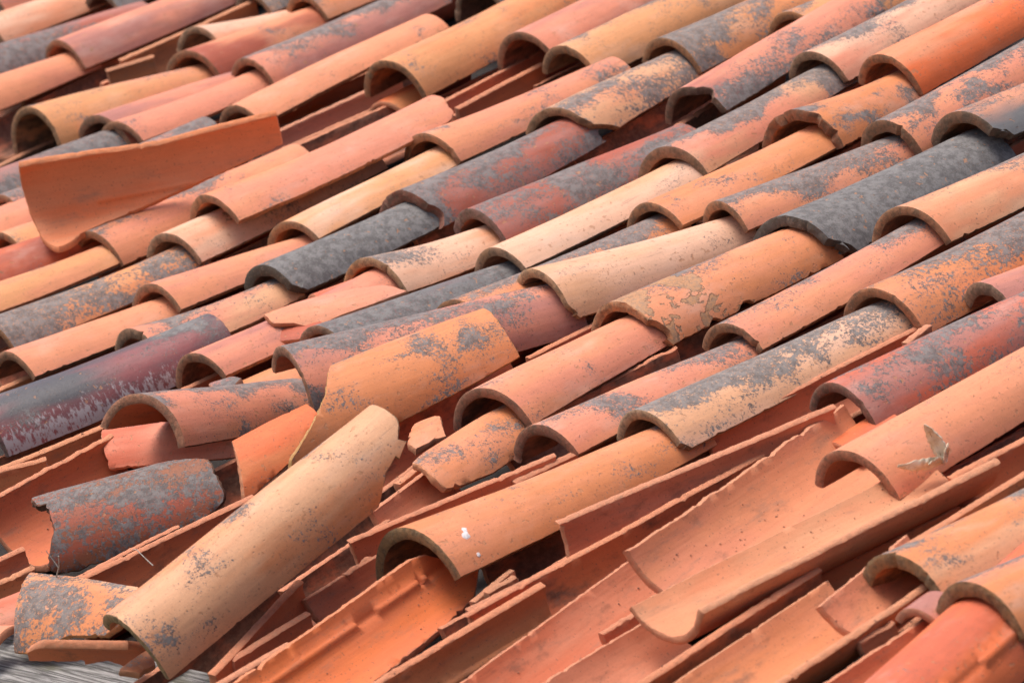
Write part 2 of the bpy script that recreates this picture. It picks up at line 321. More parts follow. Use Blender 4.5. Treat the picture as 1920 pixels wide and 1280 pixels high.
PIECES = [
('a1', 'c', 'pink clay tile whose rounded front end peeks in at the top left corner', [-3.7682, 1.2766, -0.0001], [0.9994, 0.0172, -0.0305], [-0.0181, 0.9994, -0.0305], 0.1021, 0.0427, 0.799, [0, 0.51], [-1.139, 1.139], [[0.604, 0.216, 0.127], [0.371, 0.144, 0.112], [-0.35, 0, 0, 1]], {}),
('a2', 'c', 'pale cream tile running off the left edge just below the corner tile', [-3.4662, 1.0847, -0.0002], [0.9961, -0.0228, 0.085], [0.0261, 0.9989, -0.0381], 0.0986, 0.0341, 0.789, [0, 0.51], [-1.2171, 1.2171], [[0.665, 0.386, 0.254], [0.631, 0.238, 0.117], [-0.35, 0, 0, 1]], {}),
('a3', 'c', 'grey tile turning dull red uphill, second full strip under the cream tile at far left', [-3.1941, 0.8909, -0.0001], [0.996, 0.0585, 0.0682], [-0.0534, 0.9958, -0.0746], 0.0999, 0.0363, 0.629, [0, 0.484], [-1.1986, 1.1986], [[0.371, 0.144, 0.112], [0.352, 0.08, 0.042], [0.05, 0, -0.5, 1]], {}),
('a4', 'c', 'dark grey tile end over a black hollow, cut by the top edge at left', [-3.3217, 1.3288, -0.0005], [0.9981, -0.0499, 0.0364], [0.051, 0.9983, -0.0286], 0.1006, 0.0546, 0.798, [0, 0.51], [-0.9971, 0.9971], [[0.072, 0.07, 0.076], [0.133, 0.13, 0.13], [0.25, 0, 0, 1]], {}),
('a5', 'c', 'smooth rose pink tile with shadowed rim, resting on a salmon tile at top left', [-3.0175, 1.018, -0.0003], [0.9929, -0.0303, -0.1148], [0.0282, 0.9994, -0.0203], 0.0994, 0.0435, 0.805, [0, 0.51], [-1.1183, 1.1183], [[0.604, 0.216, 0.127], [0.371, 0.144, 0.112], [-0.3, 0, 0.3, 1]], {}),
('a6', 'c', 'smooth salmon tile entering from the left, tucked under the rose pink one', [-2.9535, 0.7043, -0.0001], [0.9823, 0.1807, 0.0483], [-0.1761, 0.9805, -0.0874], 0.0974, 0.0309, 0.707, [0, 0.36], [-1.2476, 1.2476], [[0.631, 0.238, 0.117], [0.604, 0.216, 0.127], [-0.35, 0, 0, 1]], {}),
('a7', 'c', 'ochre tile with a wide open black mouth at the far left edge', [-2.4438, 0.562, 0.0004], [0.9929, 0.0198, 0.1173], [-0.0074, 0.9943, -0.106], 0.1019, 0.0038, 0.675, [0, 0.467], [-1.5335, 1.5335], [[0.61, 0.266, 0.109], [0.631, 0.238, 0.117], [-0.14, -0.1, 0, 1.2]], {}),
('a9', 'c', 'narrow dusky pink tile squeezed between the ochre open mouthed tile and a salmon one', [-2.2666, 0.6232, 0.0], [0.9936, 0.1012, -0.0498], [-0.1047, 0.9918, -0.0738], 0.1025, 0.0389, 0.622, [0, 0.402], [-1.1818, 1.1818], [[0.371, 0.144, 0.112], [0.604, 0.216, 0.127], [-0.35, 0, 0, 1]], {}),
('a10', 'c', 'salmon tile with a small grey smudge, its mouth just above the tilted upturned tile', [-2.2063, 0.6265, -0.0002], [0.9901, 0.0373, 0.1356], [-0.0316, 0.9985, -0.0439], 0.106, 0.0531, 0.686, [0, 0.406], [-1.0466, 1.0466], [[0.631, 0.238, 0.117], [0.604, 0.216, 0.127], [-0.25, -0.15, -0.1, 1]], {}),
('a6b', 'c', 'long salmon tile whose thin mouth hides behind the raised rim of the upturned tile', [-1.9489, 0.7716, 0.0012], [0.996, -0.0121, 0.0883], [0.0101, 0.9997, 0.0229], 0.109, 0.0643, 0.79, [0, 0.529], [-0.9398, 0.9398], [[0.631, 0.238, 0.117], [0.631, 0.238, 0.117], [-0.35, 0, 0, 1]], {}),
('a3b', 'c', 'plain salmon tile reddening uphill, dark hollow mouth right of the brown rim strip', [-2.4443, 0.99, -0.0002], [0.9865, 0.1638, 0.0061], [-0.1629, 0.9838, -0.0753], 0.0985, 0.0357, 0.693, [0, 0.422], [-1.1995, 1.1995], [[0.631, 0.238, 0.117], [0.352, 0.08, 0.042], [-0.35, 0, 0, 1]], {}),
('a4b', 'c', 'long mauve tile with a grey blue crown near the top left', [-2.2113, 0.993, -0.0004], [0.9983, -0.006, -0.0581], [0.0055, 1.0, -0.0083], 0.0969, 0.0419, 0.815, [0, 0.51], [-1.1229, 1.1229], [[0.371, 0.144, 0.112], [0.604, 0.216, 0.127], [-0.03, -0.5, 0.15, 1]], {}),
('a37', 'c', 'pale peach tile with a small black mouth between two brown rim strips near the top', [-2.5865, 1.1149, 0.0001], [0.9965, 0.0253, -0.0796], [-0.0357, 0.9907, -0.1313], 0.1049, 0.0414, 0.605, [0, 0.288], [-1.1655, 1.1655], [[0.665, 0.386, 0.254], [0.631, 0.238, 0.117], [-0.35, 0, 0, 1]], {}),
('a35', 'c', 'orange tile blotched grey at its rim, cut by the top edge at left of centre', [-2.514, 1.3653, -0.0004], [0.998, -0.0243, -0.0576], [0.0229, 0.9994, -0.0246], 0.101, 0.0504, 0.801, [0, 0.51], [-1.0484, 1.0484], [[0.578, 0.205, 0.076], [0.631, 0.238, 0.117], [0.0, -0.2, 0, 1]], {}),
('a36', 'c', 'tiny visible end of a grey and tan tile at the top edge', [-2.7377, 1.3707, -0.0006], [0.9978, -0.065, 0.012], [0.0653, 0.9975, -0.0273], 0.0984, 0.0519, 0.8, [0, 0.51], [-1.0146, 1.0146], [[0.133, 0.13, 0.13], [0.604, 0.314, 0.168], [0.1, 0, 0, 1]], {}),
('a34', 'c', 'dark round hollow tile mouth at the top edge left of centre', [-1.9364, 1.4288, 0.0001], [0.9826, 0.0331, 0.183], [-0.0265, 0.9989, -0.0387], 0.1024, 0.0354, 0.795, [0, 0.51], [-1.2181, 1.2181], [[0.072, 0.07, 0.076], [0.223, 0.076, 0.034], [0.1, 0, 0, 1]], {}),
('a11', 'c', 'blue grey tile lying behind the upturned tile at the left edge', [-2.2628, 0.2365, -0.0003], [0.9869, -0.0113, 0.161], [0.0188, 0.9988, -0.045], 0.0997, 0.0409, 0.786, [0, 0.426], [-1.1477, 1.1477], [[0.133, 0.13, 0.13], [0.371, 0.144, 0.112], [0.2, 0, 0, 1]], {}),
('a12', 'c', 'pink tile with grey blotches whose rim crosses the left edge beside the upturned tile', [-2.0412, 0.2201, -0.0003], [0.991, -0.0553, 0.1216], [0.0594, 0.9978, -0.0304], 0.0957, 0.035, 0.798, [0, 0.51], [-1.196, 1.196], [[0.604, 0.216, 0.127], [0.371, 0.144, 0.112], [0.0, -0.1, 0.1, 1]], {}),
('a14', 'c', 'peach tile with a yellowish flank below the corner of the upturned tile', [-1.7643, 0.0464, -0.0003], [0.9937, -0.1012, 0.0483], [0.1027, 0.9943, -0.0294], 0.0931, 0.027, 0.802, [0, 0.51], [-1.2767, 1.2767], [[0.631, 0.238, 0.117], [0.61, 0.266, 0.109], [-0.2, 0, 0, 1]], {}),
('a15', 'c', 'orange red tile tucked in the mouth of the peach tile at the left edge', [-1.7216, -0.1164, -0.0005], [0.9744, -0.2001, 0.1027], [0.2047, 0.9782, -0.0361], 0.0912, 0.0297, 0.8, [0, 0.51], [-1.2392, 1.2392], [[0.73, 0.156, 0.045], [0.352, 0.08, 0.042], [-0.35, 0, 0, 1]], {}),
('a13', 'c', 'pink tile end showing in the mouth under the blotched rim at the left edge', [-2.0044, 0.0697, -0.0005], [0.9711, -0.0652, 0.2297], [0.0706, 0.9974, -0.0157], 0.0951, 0.0428, 0.809, [0, 0.51], [-1.1042, 1.1042], [[0.604, 0.216, 0.127], [0.631, 0.238, 0.117], [-0.35, 0, 0, 1]], {}),
('a20', 'c', 'smooth peach ochre tile from the left edge, directly below the upturned tile', [-1.5489, -0.2286, -0.0004], [0.98, -0.0344, 0.1958], [0.0459, 0.9975, -0.0542], 0.0958, 0.041, 0.745, [0, 0.391], [-1.1284, 1.1284], [[0.61, 0.266, 0.109], [0.631, 0.238, 0.117], [-0.26, -0.15, 0, 1]], {}),
('a19', 'c', 'orange tile thickly speckled grey with a dark patch at the left edge', [-1.3159, -0.2912, -0.0003], [0.9985, -0.0358, 0.042], [0.0377, 0.9983, -0.0442], 0.1011, 0.0476, 0.804, [0, 0.475], [-1.0804, 1.0804], [[0.578, 0.205, 0.076], [0.61, 0.266, 0.109], [0.12, -0.05, -0.25, 1.5]], {}),
('a21', 'c', 'clean salmon tile with an open dark mouth low on the left edge', [-1.0892, -0.3893, -0.0004], [0.994, -0.0419, 0.1012], [0.0489, 0.9966, -0.0669], 0.1053, 0.0561, 0.784, [0, 0.37], [-1.0089, 1.0089], [[0.631, 0.238, 0.117], [0.604, 0.216, 0.127], [-0.35, 0, 0, 1]], {}),
('a23', 'c', 'large glazed purple and grey tile crusted white along its lower edge', [-0.816, -0.6343, -0.0002], [0.9801, -0.0983, -0.1724], [0.0943, 0.9951, -0.0311], 0.0939, 0.0212, 0.802, [0, 0.51], [-1.343, 1.343], [[0.231, 0.072, 0.072], [0.072, 0.07, 0.076], [-0.1, -0.1, 0, 1.0]], {}),
('m5', 'c', 'long smooth pink tile lying free on a peach tile, its narrow end rounded', [-1.2824, 0.2479, 0.0452], [0.9946, -0.0696, 0.0773], [0.0693, 0.9976, 0.0056], 0.125, 0.0727, 0.808, [0, 0.556], [-0.9505, 0.9505], [[0.604, 0.216, 0.127], [0.631, 0.238, 0.117], [-0.35, 0, 0, 1]], {}),
('m7', 'c', 'ochre orange tile with wide dark mouth in the upper middle, standing proud of its neighbours', [-1.6475, 0.9725, 0.0003], [0.9938, 0.1112, -0.0089], [-0.1112, 0.9938, 0.0068], 0.1005, 0.0183, 0.837, [0, 0.511], [-1.3877, 1.3877], [[0.61, 0.266, 0.109], [0.578, 0.205, 0.076], [-0.2, -0.05, 0, 1.2]], {}),
('m8', 'c', 'rose pink tile with a big black mouth at the top right of the ochre one', [-1.4259, 1.1658, 0.0002], [0.9928, 0.0867, 0.0826], [-0.0869, 0.9962, -0.0009], 0.0996, 0.0208, 0.827, [0, 0.51], [-1.3604, 1.3604], [[0.604, 0.216, 0.127], [0.371, 0.144, 0.112], [-0.27, -0.1, 0, 1]], {}),
('m9', 'c', 'sandy ochre tile peppered with grey right of the black mouthed rose tile', [-1.2499, 1.1412, -0.0002], [0.9976, 0.0408, -0.0561], [-0.0407, 0.9992, 0.0023], 0.0947, 0.0283, 0.83, [0, 0.511], [-1.2671, 1.2671], [[0.61, 0.266, 0.109], [0.604, 0.314, 0.168], [-0.12, -0.1, 0.1, 1.4]], {}),
('a33', 'c', 'orange tile with a black grey patch over its front, near the top centre right', [-1.0023, 1.215, -0.0], [0.9953, 0.0354, -0.0901], [-0.0373, 0.9991, -0.0195], 0.1017, 0.0392, 0.809, [0, 0.51], [-1.1755, 1.1755], [[0.578, 0.205, 0.076], [0.61, 0.266, 0.109], [0.04, -0.1, -0.2, 1.3]], {}),
('m16', 'c', 'orange tile speckled grey capping a rose pink tile at the top right', [-0.8188, 1.4003, -0.0002], [0.9999, -0.0109, 0.0087], [0.0112, 0.9992, -0.0372], 0.1025, 0.0478, 0.793, [0, 0.51], [-1.0859, 1.0859], [[0.578, 0.205, 0.076], [0.61, 0.266, 0.109], [0.0, -0.1, 0, 1.5]], {}),
('m17', 'c', 'pale beige pink tile with a grey streak on its crown beside the bright orange tile', [-0.5153, 1.1962, -0.0005], [0.9965, 0.0833, 0.0001], [-0.0833, 0.9964, 0.0142], 0.0883, 0.0253, 0.847, [0, 0.511], [-1.28, 1.28], [[0.665, 0.386, 0.254], [0.604, 0.216, 0.127], [-0.04, -0.4, 0.2, 0.9]], {}),
('m18', 'c', 'bright clean orange tile in the top right, the most vivid on the roof', [-0.2825, 1.1831, -0.0003], [0.9922, 0.0489, -0.115], [-0.0492, 0.9988, 0.0001], 0.0909, 0.0205, 0.842, [0, 0.511], [-1.3433, 1.3433], [[0.73, 0.156, 0.045], [0.631, 0.238, 0.117], [-0.35, 0, 0, 1]], {}),
('a31', 'c', 'rose pink tile with grey flank and a chipped front, black hollow below it', [-0.6545, 0.9899, -0.0003], [0.9815, 0.136, 0.135], [-0.1406, 0.9898, 0.0249], 0.0935, 0.0298, 0.846, [0, 0.511], [-1.2466, 1.2466], [[0.604, 0.216, 0.127], [0.231, 0.072, 0.072], [-0.1, 0.25, -0.3, 0.8]], {}),
('m10', 'c', 'tan tile thickly freckled with dark grey, its lower front corner snapped off', [-0.9133, 0.8486, 0.0001], [0.9736, 0.2107, -0.088], [-0.2151, 0.9756, -0.0434], 0.1069, 0.0454, 0.721, [0, 0.417], [-1.1322, 1.1322], [[0.604, 0.314, 0.168], [0.631, 0.238, 0.117], [0.06, -0.1, 0.2, 1.5]], {}),
('m11', 'c', 'salmon pink tile with brown hollow mouth touching the narrow end of the long pink tile', [-1.1263, 0.6751, -0.0002], [0.9944, 0.0636, 0.0847], [-0.0613, 0.9977, -0.0296], 0.0963, 0.031, 0.631, [0, 0.513], [-1.243, 1.243], [[0.631, 0.238, 0.117], [0.604, 0.216, 0.127], [-0.2, -0.12, 0.3, 1.7]], {}),
('m12', 'c', 'slate grey tile with a red flank and thick crumbled reddish rim in the centre', [-0.867, 0.4229, -0.0001], [0.9914, 0.0866, -0.0979], [-0.0903, 0.9953, -0.0342], 0.1018, 0.0414, 0.791, [0, 0.468], [-1.1517, 1.1517], [[0.352, 0.08, 0.042], [0.371, 0.144, 0.112], [0.22, -0.25, -0.1, 0.8]], {}),
('m13', 'c', 'rusty red tile mottled blue grey, directly right of the slate tile with crumbled rim', [-0.5988, 0.39, -0.0004], [0.9982, -0.0448, -0.0388], [0.0435, 0.9985, -0.0343], 0.0987, 0.0446, 0.797, [0, 0.51], [-1.1024, 1.1024], [[0.352, 0.08, 0.042], [0.371, 0.144, 0.112], [0.02, -0.1, -0.05, 0.9]], {}),
('m14', 'c', 'pale tile with a long charcoal crown streak, below the beige pink tile', [-0.3887, 0.708, -0.0002], [0.9678, 0.2379, 0.082], [-0.2358, 0.9712, -0.0336], 0.0961, 0.0316, 0.672, [0, 0.544], [-1.236, 1.236], [[0.604, 0.216, 0.127], [0.604, 0.314, 0.168], [0.08, -0.42, 0.05, 1.1]], {}),
('m19', 'c', 'orange tile dotted grey with a thick jagged dark red mouth rim', [-0.2067, 0.8862, 0.0003], [0.9743, 0.2244, 0.0195], [-0.2224, 0.9719, -0.0769], 0.1028, 0.026, 0.635, [0, 0.346], [-1.3153, 1.3153], [[0.578, 0.205, 0.076], [0.631, 0.238, 0.117], [-0.1, -0.1, 0.05, 2]], {}),
('m20', 'c', 'pink tile freckled grey along its crown, at the right below the bright orange tile', [0.0298, 0.9072, -0.0006], [0.9913, 0.0763, -0.1075], [-0.0752, 0.9971, 0.0139], 0.0858, 0.0231, 0.85, [0, 0.511], [-1.2979, 1.2979], [[0.604, 0.216, 0.127], [0.631, 0.238, 0.117], [0.0, -0.25, 0.0, 1.6]], {}),
('m21', 'c', 'grey tile with a salmon front and a big black mouth at the right edge', [0.1934, 0.9492, 0.0003], [0.9843, 0.0701, 0.1622], [-0.0639, 0.997, -0.0433], 0.1072, 0.0382, 0.794, [0, 0.51], [-1.2058, 1.2058], [[0.631, 0.238, 0.117], [0.133, 0.13, 0.13], [0.12, -0.2, 0.2, 1]], {}),
('m15', 'c', 'light orange tile sprinkled grey between the charcoal streaked tile and the cream tile', [-0.1936, 0.4997, -0.0004], [0.9928, 0.0272, 0.1163], [-0.0246, 0.9994, -0.0239], 0.1032, 0.0535, 0.836, [0, 0.427], [-1.0255, 1.0255], [[0.578, 0.205, 0.076], [0.631, 0.238, 0.117], [-0.14, -0.1, 0, 1.6]], {}),
('m22', 'c', 'pink tile with a sharp edged grey crown band right of centre', [-0.025, 0.5339, -0.0006], [0.9919, -0.1242, 0.0248], [0.1249, 0.9917, -0.029], 0.093, 0.044, 0.719, [0, 0.417], [-1.078, 1.078], [[0.604, 0.216, 0.127], [0.631, 0.238, 0.117], [0.05, -0.5, 0.0, 1]], {}),
('m23', 'c', 'big dark charcoal tile with a chipped front lip at the right', [0.261, 0.4651, 0.0008], [0.9845, 0.1206, -0.127], [-0.1278, 0.9905, -0.0505], 0.1222, 0.0581, 0.708, [0, 0.528], [-1.0756, 1.0756], [[0.133, 0.13, 0.13], [0.072, 0.07, 0.076], [0.4, 0, 0, 1]], {}),
('m24', 'c', 'tile with peach front and charcoal body just right of the big charcoal tile', [0.4911, 0.5392, 0.0004], [0.9944, 0.0749, 0.0739], [-0.0711, 0.9961, -0.0528], 0.1103, 0.0415, 0.786, [0, 0.51], [-1.1852, 1.1852], [[0.631, 0.238, 0.117], [0.604, 0.314, 0.168], [0.02, -0.25, 0.5, 0.8]], {}),
('a18', 'c', 'smooth pale ochre tile under the salmon pink brown mouthed one', [-1.0762, 0.2811, -0.0007], [0.9892, 0.1057, 0.1016], [-0.1047, 0.9944, -0.0153], 0.0989, 0.0569, 0.835, [0, 0.437], [-0.9576, 0.9576], [[0.61, 0.266, 0.109], [0.665, 0.386, 0.254], [-0.35, 0, 0, 1]], {}),
('m29', 'c', 'smooth peach tile partly covered by the long free pink tile', [-1.3025, 0.1444, -0.0001], [0.9981, 0.0622, 0.0], [-0.0621, 0.9979, -0.0186], 0.1055, 0.0482, 0.803, [0, 0.51], [-1.0962, 1.0962], [[0.631, 0.238, 0.117], [0.665, 0.386, 0.254], [-0.26, 0, 0, 1]], {}),
('m30', 'c', 'salmon tile with faint blue grey crown, its mouth touching the upturned tile', [-1.5425, 0.1222, -0.0003], [0.9907, -0.0242, -0.1337], [0.0224, 0.9996, -0.0148], 0.0993, 0.0455, 0.81, [0, 0.51], [-1.0948, 1.0948], [[0.631, 0.238, 0.117], [0.604, 0.216, 0.127], [-0.2, -0.25, -0.1, 1.2]], {}),
('m25', 'c', 'clean pink tile with round dark mouth, left of the charcoal rimmed slate tile', [-1.0718, -0.0588, -0.0003], [0.9964, -0.0092, 0.0838], [0.016, 0.9966, -0.0808], 0.1069, 0.0557, 0.62, [0, 0.379], [-1.0227, 1.0227], [[0.604, 0.216, 0.127], [0.631, 0.238, 0.117], [-0.35, 0, 0, 1]], {}),
('m26', 'c', 'light pink tile with grey streaked crown and dirty rim above the glazed purple tile', [-0.8843, -0.2322, -0.0003], [0.9977, -0.0622, 0.0287], [0.0637, 0.9964, -0.0554], 0.1095, 0.0613, 0.7, [0, 0.342], [-0.977, 0.977], [[0.604, 0.216, 0.127], [0.604, 0.314, 0.168], [-0.08, -0.35, 0.05, 1.4]], {}),
('m27', 'c', 'clean rose tile with open dark mouth above the tilted freckled half tile', [-0.5714, -0.3011, -0.0003], [0.9773, 0.0439, 0.2071], [-0.0409, 0.999, -0.0186], 0.0998, 0.044, 0.828, [0, 0.465], [-1.1137, 1.1137], [[0.604, 0.216, 0.127], [0.371, 0.144, 0.112], [-0.35, 0, 0, 1]], {}),
('m28', 'c', 'dark slate tile with thick blackened rim at left centre', [-0.8575, 0.0696, -0.0003], [0.9996, 0.028, 0.0034], [-0.0279, 0.999, -0.034], 0.0989, 0.0447, 0.838, [0, 0.393], [-1.1011, 1.1011], [[0.133, 0.13, 0.13], [0.072, 0.07, 0.076], [0.3, -0.1, 0, 1]], {}),
('m33', 'c', 'cream and orange tile with a thick brown rim, capping broken pink pieces', [-0.5868, 0.1237, 0.0002], [0.9986, 0.0405, 0.0341], [-0.0367, 0.9937, -0.1063], 0.11, 0.0459, 0.653, [0, 0.306], [-1.1401, 1.1401], [[0.665, 0.386, 0.254], [0.578, 0.205, 0.076], [-0.07, -0.3, 0.0, 1]], {}),
('a26', 'c', 'plain cream tile with irregular brown rim right of the cream and orange tile', [-0.3728, 0.2637, -0.0006], [0.9945, 0.0174, 0.1037], [-0.0163, 0.9998, -0.0115], 0.0993, 0.0542, 0.817, [0, 0.484], [-0.9938, 0.9938], [[0.665, 0.386, 0.254], [0.604, 0.314, 0.168], [-0.35, 0, 0, 1]], {}),
('a25', 'c', 'purplish slate grey tile low in the gully behind the leaning orange tile', [-0.3736, -0.1457, -0.0001], [0.9865, -0.0249, -0.1618], [0.0134, 0.9973, -0.0718], 0.1044, 0.0453, 0.627, [0, 0.449], [-1.1223, 1.1223], [[0.133, 0.13, 0.13], [0.231, 0.072, 0.072], [0.2, 0, 0, 1]], {}),
('a27', 'c', 'orange tile with a grey crown, mostly covered by the large cream tile', [-0.1619, 0.0214, -0.0002], [0.9806, 0.0467, -0.1903], [-0.0568, 0.9972, -0.0483], 0.1047, 0.0482, 0.69, [0, 0.519], [-1.0926, 1.0926], [[0.578, 0.205, 0.076], [0.631, 0.238, 0.117], [-0.02, -0.3, 0.25, 1]], {}),
('m34', 'c', 'large cream tile with wide brown mouth resting over the deep pink tile in the centre', [-0.0782, 0.1364, 0.0002], [0.9889, -0.1125, -0.0975], [0.1032, 0.99, -0.0958], 0.1061, 0.032, 0.626, [0, 0.439], [-1.2646, 1.2646], [[0.665, 0.386, 0.254], [0.604, 0.314, 0.168], [-0.34, 0, 0, 1]], {}),
('m35', 'c', 'salmon tile with flaking patches and a chipped front corner in the centre right', [0.2625, 0.0623, 0.0003], [0.9972, 0.023, -0.0709], [-0.0264, 0.9986, -0.0469], 0.107, 0.0372, 0.814, [0, 0.442], [-1.2154, 1.2154], [[0.631, 0.238, 0.117], [0.578, 0.205, 0.076], [-0.2, -0.25, -0.1, 0.9]], {}),
('m36', 'c', 'large clean salmon pink tile with wide black mouth below the flaking tile', [0.3302, -0.3023, 0.0002], [0.9844, 0.1616, 0.0697], [-0.1588, 0.9863, -0.0445], 0.1042, 0.0333, 0.776, [0, 0.41], [-1.246, 1.246], [[0.604, 0.216, 0.127], [0.631, 0.238, 0.117], [-0.27, 0, 0, 1]], {}),
('m37', 'c', 'pink tile with pale grey smears and dark brown mouth beside the large salmon pink one', [0.5653, -0.3699, -0.0003], [0.9897, 0.068, 0.126], [-0.0611, 0.9964, -0.0581], 0.098, 0.0419, 0.63, [0, 0.492], [-1.1294, 1.1294], [[0.604, 0.216, 0.127], [0.631, 0.238, 0.117], [-0.08, -0.25, 0, 0.9]], {}),
('m37b', 'c', 'smooth pink tile with blue grey lichen spots on its crown beside the flaking tile', [0.5282, 0.081, -0.0007], [0.9975, 0.0634, 0.031], [-0.0633, 0.998, -0.0035], 0.0916, 0.0452, 0.82, [0, 0.5], [-1.0542, 1.0542], [[0.604, 0.216, 0.127], [0.631, 0.238, 0.117], [-0.1, -0.3, 0, 0.8]], {}),
('m38', 'c', 'tan tile with a broad charcoal lichen stripe, fully exposed at lower right of centre', [0.745, -0.284, 0.0011], [0.9995, -0.0291, 0.0113], [0.0293, 0.9993, -0.0246], 0.1086, 0.0465, 0.752, [0, 0.55], [-1.1282, 1.1282], [[0.665, 0.386, 0.254], [0.604, 0.314, 0.168], [0.06, -0.45, -0.12, 1.8]], {}),
('m39', 'c', 'orange tile almost covered by charcoal lichen, capping the tan striped tile', [0.7678, 0.2255, 0.0001], [0.9916, 0.0574, -0.1162], [-0.0603, 0.9979, -0.0219], 0.1031, 0.035, 0.811, [0, 0.51], [-1.2247, 1.2247], [[0.578, 0.205, 0.076], [0.631, 0.238, 0.117], [0.1, -0.25, 0.25, 1.2]], {}),
('m46', 'c', 'short purplish pink tile with pale scuffs at the right edge', [0.9241, 0.3318, -0.0007], [0.9896, -0.1244, -0.0723], [0.1219, 0.9918, -0.0382], 0.0941, 0.0486, 0.796, [0, 0.51], [-1.028, 1.028], [[0.371, 0.144, 0.112], [0.604, 0.216, 0.127], [-0.35, 0, 0, 1]], {}),
('m40', 'c', 'dusky red tile sprinkled grey, its dark mouth above splintered tile pieces', [1.0297, -0.1022, -0.0004], [0.9971, -0.0355, -0.0671], [0.0338, 0.9991, -0.0269], 0.0924, 0.0319, 0.812, [0, 0.51], [-1.2183, 1.2183], [[0.503, 0.107, 0.048], [0.371, 0.144, 0.112], [-0.06, -0.2, 0.1, 1.6]], {}),
('m41', 'c', 'smooth salmon tile carrying the dry leaf', [1.3187, -0.3266, 0.0], [0.9959, 0.0666, -0.0617], [-0.067, 0.9977, -0.0046], 0.0991, 0.0289, 0.82, [0, 0.51], [-1.2749, 1.2749], [[0.631, 0.238, 0.117], [0.604, 0.216, 0.127], [-0.35, 0, 0, 1]], {}),
('m42', 'c', 'broad orange tan tile with two white bird droppings at bottom centre', [0.7908, -0.8158, 0.0014], [0.9823, 0.0731, 0.1725], [-0.0635, 0.9961, -0.0605], 0.1174, 0.0252, 0.623, [0, 0.603], [-1.3548, 1.3548], [[0.578, 0.205, 0.076], [0.631, 0.238, 0.117], [-0.22, -0.12, 0.1, 1.5]], {}),
('m43', 'c', 'orange tile with blue grey freckled back and thick olive rim in the lower right', [1.7223, -0.5952, -0.0001], [0.9935, 0.0341, 0.1083], [-0.0299, 0.9988, -0.04], 0.1004, 0.0378, 0.805, [0, 0.51], [-1.185, 1.185], [[0.578, 0.205, 0.076], [0.604, 0.314, 0.168], [-0.05, -0.2, 0.45, 1.5]], {}),
('m44', 'c', 'pale orange tile with thick olive rim in the bottom right corner', [1.9678, -0.6586, 0.0002], [0.9993, -0.0158, 0.0351], [0.0179, 0.9981, -0.0591], 0.1015, 0.0258, 0.784, [0, 0.51], [-1.3142, 1.3142], [[0.578, 0.205, 0.076], [0.604, 0.216, 0.127], [-0.1, -0.3, 0.2, 1]], {}),
('m31', 'c', 'tilted half tile with blue grey freckles and a thick brown mouth at lower left', [-0.2627, -0.6235, 0.064], [0.9495, 0.2313, -0.2121], [-0.2912, 0.9015, -0.3203], 0.1042, 0.0309, 0.806, [0, 0.51], [-1.2698, 1.2698], [[0.631, 0.238, 0.117], [0.604, 0.216, 0.127], [0.05, -0.3, 0.15, 1.7]], {}),
('m32', 'c', 'deep pink tile greyed along its front crown, pinned under the leaning orange tile', [-0.2056, -0.3379, 0.0319], [0.9345, -0.2758, -0.2252], [0.256, 0.96, -0.1133], 0.107, 0.0288, 0.764, [0, 0.541], [-1.298, 1.298], [[0.371, 0.144, 0.112], [0.604, 0.216, 0.127], [0.0, -0.3, -0.35, 1.4]], {}),
('m45', 'c', 'large tan tile slid loose and lying diagonally at bottom left', [0.5977, -1.2324, 0.047], [0.8975, -0.0065, -0.4409], [0.1298, 0.9595, 0.2501], 0.0893, 0.0173, 0.936, [0, 0.554], [-1.376, 1.376], [[0.604, 0.314, 0.168], [0.578, 0.205, 0.076], [-0.2, -0.06, 0, 1.2]], {}),
('g_a1', 'g', 'dark gully tile strip right of the corner tile at top left', [-3.653, 1.2486, -0.018], [0.9998, 0.0181, 0.0], [-0.0181, 0.9988, -0.03], 0.088, 0, 1, [0, 0.5], [-4.5728, -1.7104], [[0.617, 0.138, 0.042], [0.503, 0.107, 0.048], [-0.35, 0, 0, 1]], {}),
('g_a3', 'g', 'gully tile strip showing between the grey and red tile and the salmon one below', [-3.0779, 0.8678, -0.018], [0.9986, 0.0536, 0.0], [-0.0535, 0.9976, -0.03], 0.088, 0, 1, [0, 0.5], [-4.5728, -1.7104], [[0.503, 0.107, 0.048], [0.604, 0.216, 0.127], [-0.35, 0, 0, 1]], {}),
('g_a4', 'g', 'dark gully tile strip right of the dark grey end at the top border', [-3.2169, 1.2935, -0.018], [0.9987, -0.051, 0.0], [0.0509, 0.9977, -0.03], 0.088, 0, 1, [0, 0.5], [-4.5728, -1.7104], [[0.352, 0.08, 0.042], [0.503, 0.107, 0.048], [-0.35, 0, 0, 1]], {}),
('g_a5', 'g', 'reddish gully tile strip under the right edge of the rose pink tile at top left', [-2.9077, 0.9846, -0.018], [0.9996, -0.0282, 0.0], [0.0282, 0.9986, -0.03], 0.088, 0, 1, [0, 0.5], [-4.5728, -1.7104], [[0.617, 0.138, 0.042], [0.503, 0.107, 0.048], [-0.35, 0, 0, 1]], {}),
('g_a6', 'g', 'reddish gully tile under the salmon tile in the far top left', [-2.8359, 0.6956, -0.018], [0.9842, 0.1768, 0.0], [-0.1766, 0.9833, -0.03], 0.088, 0, 1, [0, 0.5], [-4.5728, -1.7104], [[0.604, 0.216, 0.127], [0.503, 0.107, 0.048], [-0.35, 0, 0, 1]], {}),
('g_a10', 'g', 'gully tile sliver right of the salmon tile with the grey smudge', [-2.0927, 0.6008, -0.018], [0.9995, 0.0316, 0.0], [-0.0316, 0.9985, -0.03], 0.088, 0, 1, [0, 0.5], [-4.5728, -1.7104], [[0.617, 0.138, 0.042], [0.503, 0.107, 0.048], [-0.35, 0, 0, 1]], {}),
